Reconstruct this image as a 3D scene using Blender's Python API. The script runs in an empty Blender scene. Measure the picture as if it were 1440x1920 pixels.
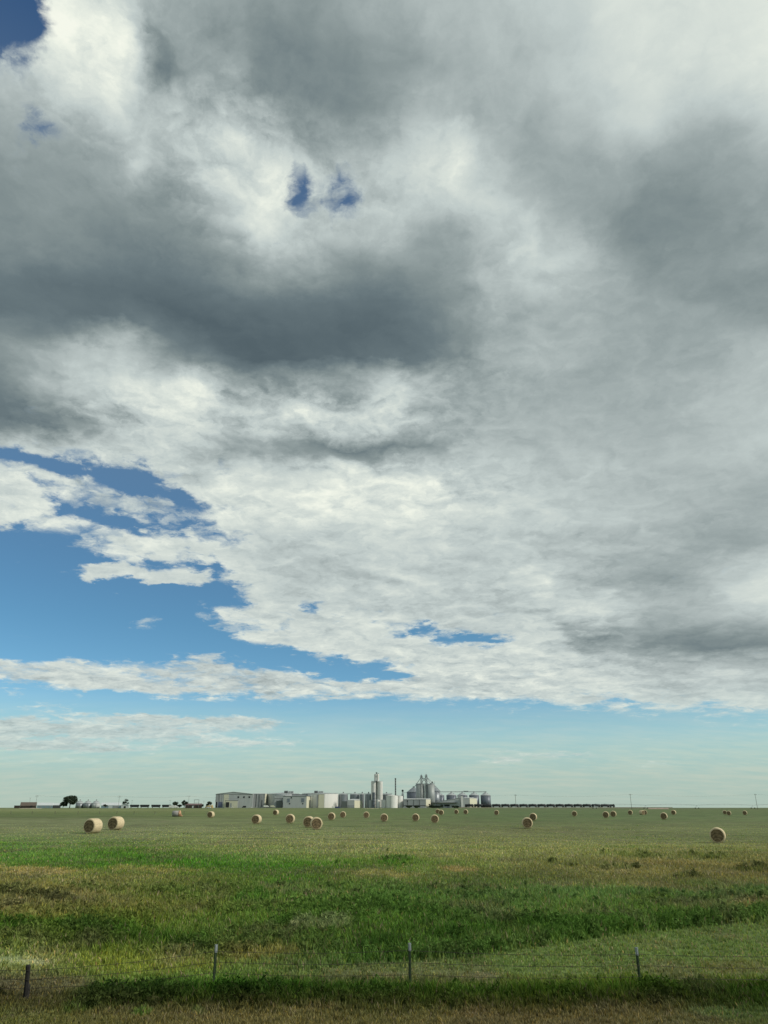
import bpy, math, random
import numpy as np
from mathutils import Vector, Matrix

random.seed(7)
rng = np.random.default_rng(11)
R = math.radians
S = bpy.context.scene
COL = S.collection

# ------------------------------------------------------------------ camera
F = 1387.0                       # focal length in pixels of the 1440 x 1920 photograph
PITCH = math.atan(552 / F)
CP, SP = math.cos(PITCH), math.sin(PITCH)
CAMZ = 3.0
cam_d = bpy.data.cameras.new('camera')
cam = bpy.data.objects.new('camera', cam_d)
COL.objects.link(cam)
cam.location = (0, 0, CAMZ)
cam.rotation_euler = (math.pi / 2 + PITCH, 0, 0)
cam_d.sensor_fit = 'VERTICAL'
cam_d.sensor_height = 36
cam_d.sensor_width = 27
cam_d.lens = 36 * F / 1920
cam_d.clip_start = 0.1
cam_d.clip_end = 40000
S.camera = cam

# ------------------------------------------------------------------ exposure and sun
S.view_settings.view_transform = 'Standard'
S.view_settings.look = 'None'
S.view_settings.exposure = 0.0
S.view_settings.gamma = 1.0
SUN_EL, SUN_AZ = 34.0, 104.0      # azimuth clockwise from +Y (the view direction)
sd = bpy.data.lights.new('sun', 'SUN')
sd.energy = 3.0
sd.angle = R(4)
sd.color = (1.0, 0.93, 0.82)
so = bpy.data.objects.new('sun', sd)
COL.objects.link(so)
sv = Vector((math.sin(R(SUN_AZ)) * math.cos(R(SUN_EL)), math.cos(R(SUN_AZ)) * math.cos(R(SUN_EL)), math.sin(R(SUN_EL))))
so.rotation_euler = (-sv).to_track_quat('-Z', 'Y').to_euler()

# ------------------------------------------------------------------ world: clear sky + cloud deck in sky directions
# brightness of the cloud deck, read on a coarse grid (columns every 72, rows every 60)
LUM = np.array([[int(v) for v in r.split()] for r in """
200 235 200 215 155 150 150 140 135 145 160 165 165 180 185 195 220 220 215 225 235
190 235 230 225 135 145 135 125 125 135 155 155 160 165 170 185 205 215 220 225 230
190 205 225 235 120 130 130 115 118 125 135 140 150 170 170 185 200 215 200 220 230
165 190 195 215 150 135 140 120 115 118 130 145 145 160 165 180 200 205 185 195 200
150 145 150 165 185 190 225 175 130 125 160 215 215 150 140 160 180 185 155 160 170
135 135 145 140 175 190 200 200 155 160 190 205 215 165 145 145 155 150 145 145 155
125 130 135 135 140 165 205 225 175 180 195 195 195 195 160 140 135 130 130 135 140
130 135 130 125 125 145 195 215 190 185 190 165 160 190 190 155 130 125 130 135 140
120 125 120 120 115 120 140 160 165 165 165 135 135 165 185 185 140 130 135 135 135
95 95 98 95 100 100 105 110 115 115 115 130 150 165 175 175 160 145 135 130 130
120 110 98 95 88 88 90 92 95 95 95 105 130 145 160 160 155 150 145 135 140
130 155 165 170 140 110 92 90 92 90 92 100 125 160 170 160 155 150 150 160 170
110 165 195 205 225 215 150 145 150 150 185 165 150 150 150 155 155 155 160 170 175
105 110 125 165 195 210 185 195 205 195 205 165 150 155 160 160 160 160 165 175 180
190 190 190 200 195 170 150 155 140 130 135 155 175 185 165 175 165 165 170 180 185
215 215 190 185 190 200 220 215 220 220 220 225 190 190 180 175 175 165 165 165 165
200 215 215 185 180 200 215 220 230 225 215 220 205 210 200 185 180 175 165 160 155
190 190 210 210 215 215 210 190 180 190 205 200 190 190 185 175 170 165 150 145 150
190 190 205 210 205 205 200 190 180 185 190 195 185 190 205 165 150 145 160 195 210
190 190 195 200 195 200 205 200 200 200 195 180 190 185 190 220 190 165 165 170 175
200 200 200 200 200 205 205 205 205 200 210 210 210 210 200 140 150 135 130 130 130
200 195 195 195 195 190 185 190 195 200 205 205 205 200 215 200 200 175 180 185 180
205 205 205 205 205 205 205 205 205 205 205 205 205 205 205 203 203 200 200 200 200
195 195 195 195 195 195 195 195 195 195 195 195 195 195 195 195 195 195 195 195 195
""".strip().splitlines()], float)
# extra light and dark places: x, y, rx, ry, amount
LBLOB = [(1290, 1092, 110, 8, -14), (1385, 1122, 60, 18, 16), (1320, 1214, 130, 13, -16), (1250, 1150, 80, 15, 6), (950, 560, 90, 12, 12), (1000, 620, 60, 12, -10), (600, 655, 260, 22, -6), (760, 720, 60, 8, 16), (150, 655, 130, 18, 10), (60, 745, 70, 25, -14), (1180, 520, 60, 30, -8), (1040, 470, 60, 30, 10), (105, 45, 35, 40, 25), (215, 120, 22, 50, 35), (165, 90, 40, 30, 12), (250, 300, 28, 25, 40), (445, 235, 26, 28, 35), (510, 350, 22, 40, 25),
         (480, 440, 30, 35, 30), (860, 300, 30, 30, 25), (320, 750, 38, 40, 30), (240, 685, 40, 20, 18), (540, 772, 35, 14, 38), (690, 760, 60, 18, 28),
         (590, 935, 70, 30, 16), (115, 935, 40, 25, 20), (760, 920, 40, 30, 15), (1010, 1080, 30, 9, 30), (830, 1105, 26, 12, 22), (1120, 1160, 50, 22, 22),
         (1060, 1235, 16, 10, 25), (1010, 1285, 18, 12, 26), (1420, 1110, 40, 25, 26), (1120, 1200, 48, 11, -26), (880, 1185, 60, 10, -22),
         (660, 1170, 30, 14, 20), (430, 905, 30, 10, 25), (365, 165, 30, 10, 25), (800, 830, 160, 14, -22), (600, 840, 120, 16, -20),
         (450, 600, 260, 40, -6), (1240, 440, 150, 60, -5), (1330, 1225, 120, 22, -8), (980, 1125, 60, 10, -14), (1370, 1075, 120, 8, -12)]
# holes (negative) and cloud pieces (positive) of the cover: x, y, rx, ry, amount, tilt in degrees
CBLOB = [(8, 18, 62, 72, -2.2, 0), (548, 368, 28, 38, -.92, 15), (600, 394, 34, 26, -.66, 0), (655, 388, 34, 36, -.64, 0), (625, 405, 30, 18, -.2, 0), (628, 455, 16, 16, -.4, 0),
         (80, 235, 55, 55, -.50, 0), (58, 300, 46, 40, -.42, 0), (555, 245, 55, 40, -.40, 0), (470, 215, 30, 20, -.15, 0),
         (45, 858, 70, 12, -.95, 4), (150, 868, 120, 15, -1.0, 8), (240, 893, 60, 17, -.95, 12), (300, 918, 60, 18, -.8, 15), (355, 935, 45, 14, -.6, 20), (335, 970, 50, 10, -.5, 10),
         (95, 916, 22, 8, -.5, 30), (108, 965, 22, 8, -.7, 0), (200, 972, 45, 9, -1.0, 14), (250, 985, 40, 8, -.9, 12), (340, 990, 70, 9, -.7, 6), (395, 1012, 40, 8, -.6, 8),
         (0, 995, 60, 8, -.8, 6), (30, 1030, 100, 28, -1.4, 4), (150, 1045, 60, 14, -.8, 0),
         (40, 1110, 150, 65, -1.6, 0), (190, 1170, 190, 55, -1.6, 0), (280, 1112, 130, 30, -1.2, 0), (390, 1060, 30, 10, -.8, 10), (400, 1092, 40, 16, -.9, 30), (430, 1215, 100, 15, -1.4, 13), (120, 1205, 260, 26, -1.3, 0),
         (300, 1052, 80, 8, -.7, 4), (590, 1243, 90, 12, -1.3, 6), (690, 1262, 70, 9, -1.1, 2), (520, 1228, 60, 9, -.8, 8), (430, 1130, 30, 8, -.5, 0),
         (260, 1075, 115, 15, 1.6, 6), (180, 1068, 40, 8, .7, 0), (225, 1126, 42, 7, .8, 5), (272, 1168, 22, 13, 1.7, 30), (75, 1180, 34, 5, .55, 0), (60, 1048, 40, 7, .8, 4), (40, 1022, 18, 6, .6, 0), (330, 1136, 36, 7, .9, -6),
         (735, 1172, 34, 11, -1.0, 6), (800, 1188, 44, 14, -1.05, 6), (920, 1200, 40, 11, -.95, 0), (860, 1208, 40, 8, -.5, 0), (1070, 1158, 12, 9, -.6, 0), (735, 1266, 30, 8, -.9, 0), (600, 1138, 18, 10, -.7, 0), (1190, 1318, 60, 7, -.4, 0), (1030, 1316, 70, 5, -.4, 0)]

def px_cover(x, y):
    """share of cloud for a sky direction given as photograph coordinates"""
    edge = np.interp(x, [-200, 0, 350, 520, 700, 900, 1100, 1440, 1700], [1292, 1292, 1304, 1308, 1306, 1312, 1322, 1334, 1336])
    c = 1.0 / (1.0 + np.exp((y - edge) / np.interp(x, [300, 700, 1100], [5.0, 8.0, 13.0]))) * 1.02
    # long pale bands under the deck
    c += 0.95 * np.exp(-((y - 1350 - 0.008 * x) / 10) ** 2) / (1 + np.exp((x - 560) / 30))
    c += 0.85 * np.exp(-((y - 1372) / 10) ** 2) / (1 + np.exp((x - 480) / 60))
    c += 0.80 * np.exp(-((y - 1397) / 9) ** 2) / (1 + np.exp((x - 560) / 30))
    c += 0.30 * np.exp(-((y - 1384) / 26) ** 2) / (1 + np.exp((x - 350) / 90))
    c += 0.75 * np.exp(-((y - 1414) / 8) ** 2) * np.exp(-((x - 1010) / 190) ** 2)
    c += 0.30 * np.exp(-((y - 1432) / 12) ** 2)
    c += 0.28 * np.exp(-((y - 1326) / 6) ** 2) * np.exp(-((x - 90) / 80) ** 2)
    c += 0.30 * np.exp(-((y - 1337) / 7) ** 2) * np.exp(-((x - 1060) / 120) ** 2)
    for (bx, by, rx, ry, a, t) in CBLOB:
        ct, st = math.cos(R(t)), math.sin(R(t))
        dx, dy = x - bx, y - by
        u, v = (dx * ct + dy * st) / rx, (-dx * st + dy * ct) / ry
        c = c + a * np.exp(-(u * u + v * v))
    # ragged cloud: the deck is thinner over the left middle of the sky
    c -= .40 * np.exp(-((x - 190) / 260) ** 2 - ((y - 945) / 100) ** 2) + .16 * np.exp(-((x - 620) / 330) ** 2 - ((y - 1215) / 60) ** 2) + .22 * np.exp(-((y - 1270) / 26) ** 2) / (1 + np.exp((x - 700) / 60))
    return np.clip(c, 0, 1.25)

def px_lum(x, y):
    gx, gy = np.clip(x / 72.0, 0, 19.999), np.clip(y / 60.0, 0, 22.999)
    i, j = int(gx), int(gy)
    fx, fy = gx - i, gy - j
    fx, fy = fx * fx * (3 - 2 * fx), fy * fy * (3 - 2 * fy)
    v = (LUM[j, i] * (1 - fx) + LUM[j, i + 1] * fx) * (1 - fy) + (LUM[j + 1, i] * (1 - fx) + LUM[j + 1, i + 1] * fx) * fy
    for (bx, by, rx, ry, a) in LBLOB:
        v += a * math.exp(-((x - bx) / rx) ** 2 - ((y - by) / ry) ** 2)
    return v

# where the cloud is crisp and billowing instead of smooth: x, y, rx, ry, amount
DBLOB = [(170, 90, 140, 110, .9), (430, 280, 170, 150, .8), (620, 380, 120, 80, .5), (330, 750, 230, 60, .9), (660, 770, 200, 40, 1.0), (600, 940, 380, 70, .6),
         (150, 920, 260, 110, .9), (820, 300, 120, 90, .4), (980, 500, 120, 90, .3), (850, 690, 130, 60, .4), (800, 900, 150, 60, .5)]
def px_crisp(x, y):
    v = 0.10 + 0.58 / (1 + math.exp(-(y - 1040) / 50)) / (1 + math.exp((x - 1130 + 0.25 * (y - 1200)) / 70)) + 0.35 / (1 + math.exp(-(y - 1240) / 15))
    for (bx, by, rx, ry, a) in DBLOB:
        v += a * math.exp(-((x - bx) / rx) ** 2 - ((y - by) / ry) ** 2)
    return min(1.0, v)

def dir_px(az, el):
    d = (math.sin(az) * math.cos(el), math.cos(az) * math.cos(el), math.sin(el))
    fw = d[1] * CP + d[2] * SP
    up = -d[1] * SP + d[2] * CP
    return 720 + F * d[0] / fw, 960 - F * up / fw

w = bpy.data.worlds.new('World')
S.world = w
w.use_nodes = True
NT = w.node_tree
NT.nodes.clear()

def nd(t, **kw):
    n = NT.nodes.new(t)
    for k, v in kw.items():
        setattr(n, k, v)
    return n

def link(a, b):
    NT.links.new(a, b)

def plug(sock, v):
    if isinstance(v, bpy.types.NodeSocket):
        link(v, sock)
    else:
        sock.default_value = v

def M(op, a, b=None, c=None, clamp=False):
    n = nd('ShaderNodeMath', operation=op, use_clamp=clamp)
    plug(n.inputs[0], a)
    if b is not None: plug(n.inputs[1], b)
    if c is not None: plug(n.inputs[2], c)
    return n.outputs[0]

def VM(op, a, b=None, s=None):
    n = nd('ShaderNodeVectorMath', operation=op)
    plug(n.inputs[0], a)
    if b is not None: plug(n.inputs[1], b)
    if s is not None: plug(n.inputs['Scale'], s)
    return n.outputs[1] if op in ('LENGTH', 'DOT_PRODUCT') else n.outputs[0]

def MR(v, a, b, c=0.0, d=1.0, kind='LINEAR'):
    n = nd('ShaderNodeMapRange', interpolation_type=kind)
    plug(n.inputs[0], v)
    for i, q in zip((1, 2, 3, 4), (a, b, c, d)): plug(n.inputs[i], q)
    return n.outputs[0]

def MIX(f, a, b, blend='MIX'):
    n = nd('ShaderNodeMix', data_type='RGBA', blend_type=blend, clamp_factor=True)
    plug(n.inputs[0], f); plug(n.inputs[6], a); plug(n.inputs[7], b)
    return n.outputs[2]

def NOISE(v, scale, detail=5, rough=.55, lac=2.0, dist=0.0, color=False):
    n = nd('ShaderNodeTexNoise')
    link(v, n.inputs['Vector'])
    n.inputs['Scale'].default_value = scale
    n.inputs['Detail'].default_value = detail
    n.inputs['Roughness'].default_value = rough
    n.inputs['Lacunarity'].default_value = lac
    n.inputs['Distortion'].default_value = dist
    return n.outputs[1 if color else 0]

def RAMP(v, stops, mode='LINEAR'):
    n = nd('ShaderNodeValToRGB')
    cr = n.color_ramp
    cr.interpolation = mode
    while len(cr.elements) < len(stops): cr.elements.new(1.0)
    while len(cr.elements) > len(stops): cr.elements.remove(cr.elements[-1])
    for i, (p, c) in enumerate(sorted(stops, key=lambda s: s[0])):
        cr.elements[i].position = p
        cr.elements[i].color = c if len(c) == 4 else (*c, 1)
    link(v, n.inputs[0])
    return n.outputs[0]

def lin(c):
    return tuple((v / 255 / 12.92 if v / 255 <= .04045 else ((v / 255 + .055) / 1.055) ** 2.4) for v in c)

tc = nd('ShaderNodeTexCoord').outputs['Generated']
dirn = VM('NORMALIZE', tc)
sx = nd('ShaderNodeSeparateXYZ'); link(dirn, sx.inputs[0])
dx, dy, dz = sx.outputs
el0 = M('DEGREES' if False else 'MULTIPLY', M('ARCSINE', dz), 180 / math.pi)
az0 = M('MULTIPLY', M('ARCTAN2', dx, dy), 180 / math.pi)
az0 = M('PINGPONG', M('ADD', az0, 39.0 + 78.0 * 4), 78.0)       # mirrored copies of the deck behind the camera
az0 = M('SUBTRACT', az0, 39.0)
# perspective of a flat cloud deck seen from below
zz = M('ADD', M('MAXIMUM', dz, 0.0), 0.16)
cb = nd('ShaderNodeCombineXYZ')
plug(cb.inputs[0], M('DIVIDE', dx, zz)); plug(cb.inputs[1], M('DIVIDE', dy, zz)); cb.inputs[2].default_value = 3.7
deck = cb.outputs[0]
# swirl that displaces the layout, in degrees
warp1 = VM('SUBTRACT', NOISE(deck, 2.1, 3, .5, color=True), (.5, .5, .5))
warp2 = VM('SUBTRACT', NOISE(deck, 7.0, 7, .62, color=True), (.5, .5, .5))
wp = VM('ADD', VM('SCALE', warp1, s=2.6), VM('SCALE', warp2, s=4.4))
sw = nd('ShaderNodeSeparateXYZ'); link(wp, sw.inputs[0])
calm = MR(el0, 1.0, 22.0, 0.10, 1.0)
az = M('ADD', az0, M('MULTIPLY', sw.outputs[0], MR(el0, 0.0, 12.0, 1.0, 1.2)))
el = M('ADD', el0, M('MULTIPLY', sw.outputs[1], calm))

ELS = [0, 1.2, 2.0, 2.7, 3.3] + [3.8 + .5 * k for k in range(15)] + [11.6 + .9 * k for k in range(24)] + [33.4, 35.2, 37.2, 39.4, 41.8, 44.5, 47.3, 50.2, 53.2, 56.5, 60]
AZM = 39.0
# one look-up row of the layout per elevation, each a colour ramp over azimuth: red brightness, green cover, blue crispness
tmpl = bpy.data.node_groups.new('sky_row', 'ShaderNodeTree')
tmpl.interface.new_socket('place', in_out='INPUT', socket_type='NodeSocketFloat')
tmpl.interface.new_socket('layout', in_out='OUTPUT', socket_type='NodeSocketColor')
_gi, _go, _gr = tmpl.nodes.new('NodeGroupInput'), tmpl.nodes.new('NodeGroupOutput'), tmpl.nodes.new('ShaderNodeValToRGB')
_gr.name = 'ramp'
for _ in range(30): _gr.color_ramp.elements.new(.5)
_gr.color_ramp.elements.foreach_set('position', [k / 31 for k in range(32)])
tmpl.links.new(_gi.outputs[0], _gr.inputs[0]); tmpl.links.new(_gr.outputs[0], _go.inputs[0])
side_of = M('GREATER_THAN', az, 0.0)
place = (M('ADD', M('DIVIDE', az, AZM), 1.0), M('DIVIDE', az, AZM))
def row_nodes(e):
    outs = []
    for side in (0, 1):
        cols = []
        for k in range(32):
            a = (k / 31 * AZM) if side else (-AZM + k / 31 * AZM)
            x, y = dir_px(R(a), R(e))
            xc, yc = min(1440, max(0, x)), max(0, y)
            cols += [float(px_lum(xc, yc)) / 255, float(px_cover(x, max(-60.0, y))) / 1.25, px_crisp(xc, yc), 1.0]
        g = tmpl.copy()
        g.nodes['ramp'].color_ramp.elements.foreach_set('color', cols)
        n = nd('ShaderNodeGroup'); n.node_tree = g
        link(place[side], n.inputs[0])
        outs.append(n.outputs[0])
    return MIX(side_of, outs[0], outs[1])
acc = row_nodes(ELS[0])
for a, b in zip(ELS[:-1], ELS[1:]):
    acc = MIX(MR(el, a, b), acc, row_nodes(b))
sc_ = nd('ShaderNodeSeparateColor'); link(acc, sc_.inputs[0])
lum_t, cov_t, cr_t = sc_.outputs[0], M('MULTIPLY', sc_.outputs[1], 1.25), sc_.outputs[2]

# cloud detail
def billow(v, s0, n=4, k=.52):
    """round puffs with dark creases between them, centred on zero"""
    tot, a, out = 0, 1.0, None
    for i in range(n):
        q = M('MULTIPLY', M('ABSOLUTE', M('SUBTRACT', NOISE(v, s0 * 2.1 ** i, 1, .4), .5)), a * 2)
        out = q if out is None else M('ADD', out, q)
        tot += a; a *= k
    return M('SUBTRACT', M('DIVIDE', out, tot), .20)
vd = VM('ADD', deck, VM('SCALE', warp2, s=.16))
cf = nd('ShaderNodeCombineXYZ')                          # finer puffs: even overhead, flattened towards the horizon
plug(cf.inputs[0], dx); plug(cf.inputs[1], dy); plug(cf.inputs[2], M('LOGARITHM', zz, 2.4))
fd = VM('ADD', VM('SCALE', cf.outputs[0], s=2.1), VM('SCALE', warp2, s=.22))
n_big = M('SUBTRACT', NOISE(vd, 4.5, 6, .52), .5)
n_fine = M('SUBTRACT', NOISE(fd, 14.0, 7, .56, dist=.25), .5)
puff = billow(vd, 7.0, 3)
# light catching the side of each puff that faces the sun
def relief(v, s0, step, det, ro):
    a_ = NOISE(v, s0, det, ro)
    b_ = NOISE(VM('ADD', v, (step * .45, 0, step)), s0, det, ro)
    return M('SUBTRACT', a_, b_)
rel = relief(fd, 7.5, .034, 8, .60)
n_mid = M('SUBTRACT', NOISE(deck, 2.4, 3, .5), .5)
deck2 = VM('MULTIPLY', deck, (0.45, 1.0, 1.0))
n_streak = M('SUBTRACT', NOISE(deck2, 9.0, 6, .6), .5)
low = MR(el0, 0.0, 14.0, 1.0, 0.0)
fuzz = M('ADD', M('MULTIPLY', n_big, 0.85), M('MULTIPLY', n_fine, 1.0))
fuzz = M('ADD', fuzz, M('MULTIPLY', puff, 0.55))
fuzz = M('ADD', fuzz, M('MULTIPLY', M('MULTIPLY', n_streak, low), 0.5))
cshape = M('ADD', cov_t, fuzz)
hi_alt = MR(el0, 24.0, 36.0)
a_lo, a_hi = M('SUBTRACT', .22, M('MULTIPLY', hi_alt, .02)), M('SUBTRACT', .76, M('MULTIPLY', hi_alt, .04))
alpha = MR(cshape, a_lo, a_hi, 0, 1, 'SMOOTHSTEP')
thin = MR(cshape, 0.35, 0.95, 1, 0, 'SMOOTHSTEP')
crisp = M('MULTIPLY', MR(cr_t, 0.0, 1.0, 0.05, 0.36), MR(lum_t, 0.36, 0.62, 0.30, 1.0))
lum_t = M('ADD', lum_t, MR(lum_t, 0.35, 0.80, 0.030, 0.045))
L = M('ADD', lum_t, M('MULTIPLY', M('ADD', M('MULTIPLY', n_fine, 0.22), M('MULTIPLY', n_big, 0.60)), crisp))
L = M('ADD', L, M('MULTIPLY', puff, M('MULTIPLY', crisp, 1.3)))
L = M('ADD', L, M('MULTIPLY', rel, M('MULTIPLY', crisp, 2.0)))
L = M('ADD', L, M('MULTIPLY', n_mid, 0.05))
L = M('ADD', L, M('MULTIPLY', M('MULTIPLY', n_streak, low), 0.12))
L = M('ADD', L, M('MULTIPLY', thin, 0.06))
L = M('SUBTRACT', L, M('MULTIPLY', M('MAXIMUM', M('SUBTRACT', L, 0.78), 0.0), 0.42))
L = M('MINIMUM', L, 0.965)
cloud = RAMP(L, [(0.0, lin((30, 36, 40))), (0.30, lin((70, 84, 90))), (0.36, lin((84, 99, 106))), (0.45, lin((106, 121, 126))), (0.54, lin((132, 145, 146))),
                 (0.62, lin((154, 166, 166))), (0.70, lin((175, 186, 185))), (0.78, lin((192, 203, 201))), (0.86, lin((216, 224, 217))), (0.93, lin((237, 242, 230))), (1.0, lin((252, 253, 240)))])

sky = nd('ShaderNodeTexSky', sky_type='NISHITA')
sky.sun_disc = False
sky.sun_elevation = R(SUN_EL)
sky.sun_rotation = R(SUN_AZ)
sky.altitude = 1200
sky.air_density = 1.0
sky.dust_density = 0.6
SKYK = 0.10
clear = VM('SCALE', sky.outputs[0], s=SKYK)
# air colour by elevation (the dry haze over the plain)
TINT = [(0.0, (.40, .50, .46)), (.072, (.36, .50, .50)), (.117, (.30, .49, .55)), (.21, (.21, .43, .50)), (.29, (.165, .39, .48)), (.55, (.13, .37, .50)), (.95, (.07, .30, .50))]
tint = RAMP(MR(el0, 0, 60), TINT)
clear = VM('MULTIPLY', clear, tint)
clear = VM('MULTIPLY', clear, (2.0, 2.0, 2.0))
# thin high veil that pales the blue gaps
veil = M('SUBTRACT', MR(el0, 6.0, 26.0, 0.05, 0.20), MR(el0, 42.0, 54.0, 0.0, 0.16))
clear = MIX(veil, clear, (*lin((168, 186, 196)), 1))
final = MIX(alpha, clear, cloud)
# milky band low over the horizon
milk = MIX(MR(n_streak, -.12, .16), RAMP(MR(el0, 0.0, 5.0), [(0, lin((170, 190, 180))), (0.35, lin((171, 195, 186))), (0.7, lin((170, 200, 196))), (1, lin((172, 206, 206)))]), RAMP(MR(el0, 0.0, 5.0), [(0, lin((176, 194, 183))), (0.35, lin((186, 200, 188))), (0.7, lin((190, 208, 196))), (1, lin((190, 212, 206)))]))
final = MIX(M('MULTIPLY', MR(el0, 1.6, 9.0, 0.92, 0.0, 'SMOOTHSTEP'), M('SUBTRACT', 1.0, M('MULTIPLY', alpha, .45))), final, milk)
bg = nd('ShaderNodeBackground'); link(final, bg.inputs[0]); bg.inputs[1].default_value = 1.0
ow = nd('ShaderNodeOutputWorld'); link(bg.outputs[0], ow.inputs[0])
w.cycles.sampling_method = 'MANUAL'
w.cycles.sample_map_resolution = 512

# ------------------------------------------------------------------ helpers
def P(px, py, D):
    """point of the vertical plane y = D that lies on a given line of sight"""
    a, b = (px - 720) / F, (960 - py) / F
    t = D / (CP - b * SP)
    return Vector((a * t, D, CAMZ + t * (SP + b * CP)))

def W(npx, D):                   # metres across for a width in photograph pixels
    return npx / F * D * CP * 1.0

class MB:
    """collects shapes and links them as one mesh object"""
    def __init__(self): self.v, self.f = [], []
    def quad_strip(self, rings, closed=True, caps=True):
        base = len(self.v); n = len(rings[0])
        for r in rings: self.v += [tuple(p) for p in r]
        for i in range(len(rings) - 1):
            for k in range(n if closed else n - 1):
                a, b = base + i * n + k, base + i * n + (k + 1) % n
                self.f.append((a, b, b + n, a + n))
        if caps and closed:
            self.f.append(tuple(base + k for k in reversed(range(n))))
            self.f.append(tuple(base + (len(rings) - 1) * n + k for k in range(n)))
        return self
    def prism(self, foot, z0, z1):
        area = sum(foot[i][0] * foot[(i + 1) % len(foot)][1] - foot[(i + 1) % len(foot)][0] * foot[i][1] for i in range(len(foot)))
        if area < 0: foot = foot[::-1]
        return self.quad_strip([[(p[0], p[1], z0) for p in foot], [(p[0], p[1], z1) for p in foot]])
    def box(self, x0, x1, y0, y1, z0, z1):
        return self.prism([(x0, y0), (x1, y0), (x1, y1), (x0, y1)], z0, z1)
    def lathe(self, x, y, prof, n=20):
        return self.quad_strip([[(x + r * math.cos(2 * math.pi * k / n), y + r * math.sin(2 * math.pi * k / n), z) for k in range(n)] for r, z in prof])
    def tube(self, a, b, r, n=6, r2=None):
        a, b = Vector(a), Vector(b); d = (b - a).normalized()
        u = d.cross(Vector((0, 0, 1)) if abs(d.z) < .9 else Vector((1, 0, 0))).normalized(); w_ = d.cross(u)
        r2 = r if r2 is None else r2
        rg = lambda p, q: [p + (u * math.cos(2 * math.pi * k / n) + w_ * math.sin(2 * math.pi * k / n)) * q for k in range(n)]
        return self.quad_strip([rg(b, r2), rg(a, r)]) if False else self.quad_strip([rg(a, r), rg(b, r2)])
    def gable(self, a, b, c, d, z0, z1, over=0.0):
        """roof over footprint a,b (front, left to right) and d,c (back): ridge runs a-b direction midway"""
        m0 = [(a[i] + d[i]) / 2 for i in (0, 1)]; m1 = [(b[i] + c[i]) / 2 for i in (0, 1)]
        base = len(self.v)
        self.v += [(a[0], a[1], z0), (b[0], b[1], z0), (c[0], c[1], z0), (d[0], d[1], z0), (m0[0], m0[1], z1), (m1[0], m1[1], z1)]
        for q in ((0, 1, 5, 4), (2, 3, 4, 5), (3, 0, 4), (1, 2, 5), (3, 2, 1, 0)): self.f.append(tuple(base + i for i in q))
        return self
    def build(self, name, mat, parent=None, smooth=False):
        off, q_ = Vector((0, 0, 0)), parent
        while q_ is not None: off = off + q_.location; q_ = q_.parent
        if parent is None:                              # a thing of one mesh has its origin at its base
            xs_, ys_, zs_ = zip(*self.v); off = Vector(((min(xs_) + max(xs_)) / 2, (min(ys_) + max(ys_)) / 2, min(zs_)))
        me = bpy.data.meshes.new(name)
        me.from_pydata([(v[0] - off.x, v[1] - off.y, v[2] - off.z) for v in self.v], [], self.f); me.update()
        if smooth: me.polygons.foreach_set('use_smooth', [True] * len(me.polygons))
        me.materials.append(mat)
        o = bpy.data.objects.new(name, me); COL.objects.link(o)
        if parent is not None:
            o.parent = parent
        else: o.location = off
        return o

def tag(o, label=None, cat=None, group=None, kind=None):
    if label: o['label'] = label
    if cat: o['category'] = cat
    if group: o['group'] = group
    if kind: o['kind'] = kind
    return o

def thing(name, loc, label, cat, group=None):
    o = bpy.data.objects.new(name, None); COL.objects.link(o)
    o.location = loc; o.empty_display_size = .5
    return tag(o, label, cat, group)

def copy_tree(o, parent=None):
    c = o.copy(); COL.objects.link(c)
    if parent is not None: c.parent = parent
    for ch in list(o.children): copy_tree(ch, c)
    return c

def mat(name, rgb, rough=.8, var=.12, scale=1.0, metal=0.0, stretch=(1, 1, 1), bump=0.0, second=None, ribs=None):
    m = bpy.data.materials.new(name); m.use_nodes = True
    nt = m.node_tree; n = nt.nodes; l = nt.links
    b = n['Principled BSDF']; b.inputs['Roughness'].default_value = rough; b.inputs['Metallic'].default_value = metal
    g = n.new('ShaderNodeNewGeometry'); mp = n.new('ShaderNodeMapping'); l.new(g.outputs['Position'], mp.inputs[0])
    mp.inputs['Scale'].default_value = stretch
    t = n.new('ShaderNodeTexNoise'); l.new(mp.outputs[0], t.inputs['Vector']); t.inputs['Scale'].default_value = scale; t.inputs['Detail'].default_value = 5
    t.inputs['Roughness'].default_value = .62
    r = n.new('ShaderNodeValToRGB'); l.new(t.outputs[0], r.inputs[0])
    r.color_ramp.elements[0].position, r.color_ramp.elements[1].position = .3, .7
    lo = [c * (1 - var) for c in rgb] if second is None else rgb
    hi = [min(1, c * (1 + var)) for c in rgb] if second is None else second
    r.color_ramp.elements[0].color = (*lo, 1); r.color_ramp.elements[1].color = (*hi, 1)
    out = r.outputs[0]
    if ribs:                                        # shading of pressed metal ribs, put into the colour: axis, period, strength
        wv = n.new('ShaderNodeTexWave'); wv.bands_direction = ribs[0]; wv.inputs['Scale'].default_value = 0.314 / ribs[1] * 1.0; wv.inputs['Distortion'].default_value = 0
        l.new(g.outputs['Position'], wv.inputs['Vector'])
        mx = n.new('ShaderNodeMix'); mx.data_type = 'RGBA'; mx.blend_type = 'MULTIPLY'; mx.inputs[0].default_value = ribs[2]
        l.new(out, mx.inputs[6]); l.new(wv.outputs['Color'], mx.inputs[7]); out = mx.outputs[2]
    l.new(out, b.inputs['Base Color'])
    if bump:
        bp = n.new('ShaderNodeBump'); bp.inputs['Strength'].default_value = bump; l.new(t.outputs[0], bp.inputs['Height']); l.new(bp.outputs[0], b.inputs['Normal'])
    return m

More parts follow.
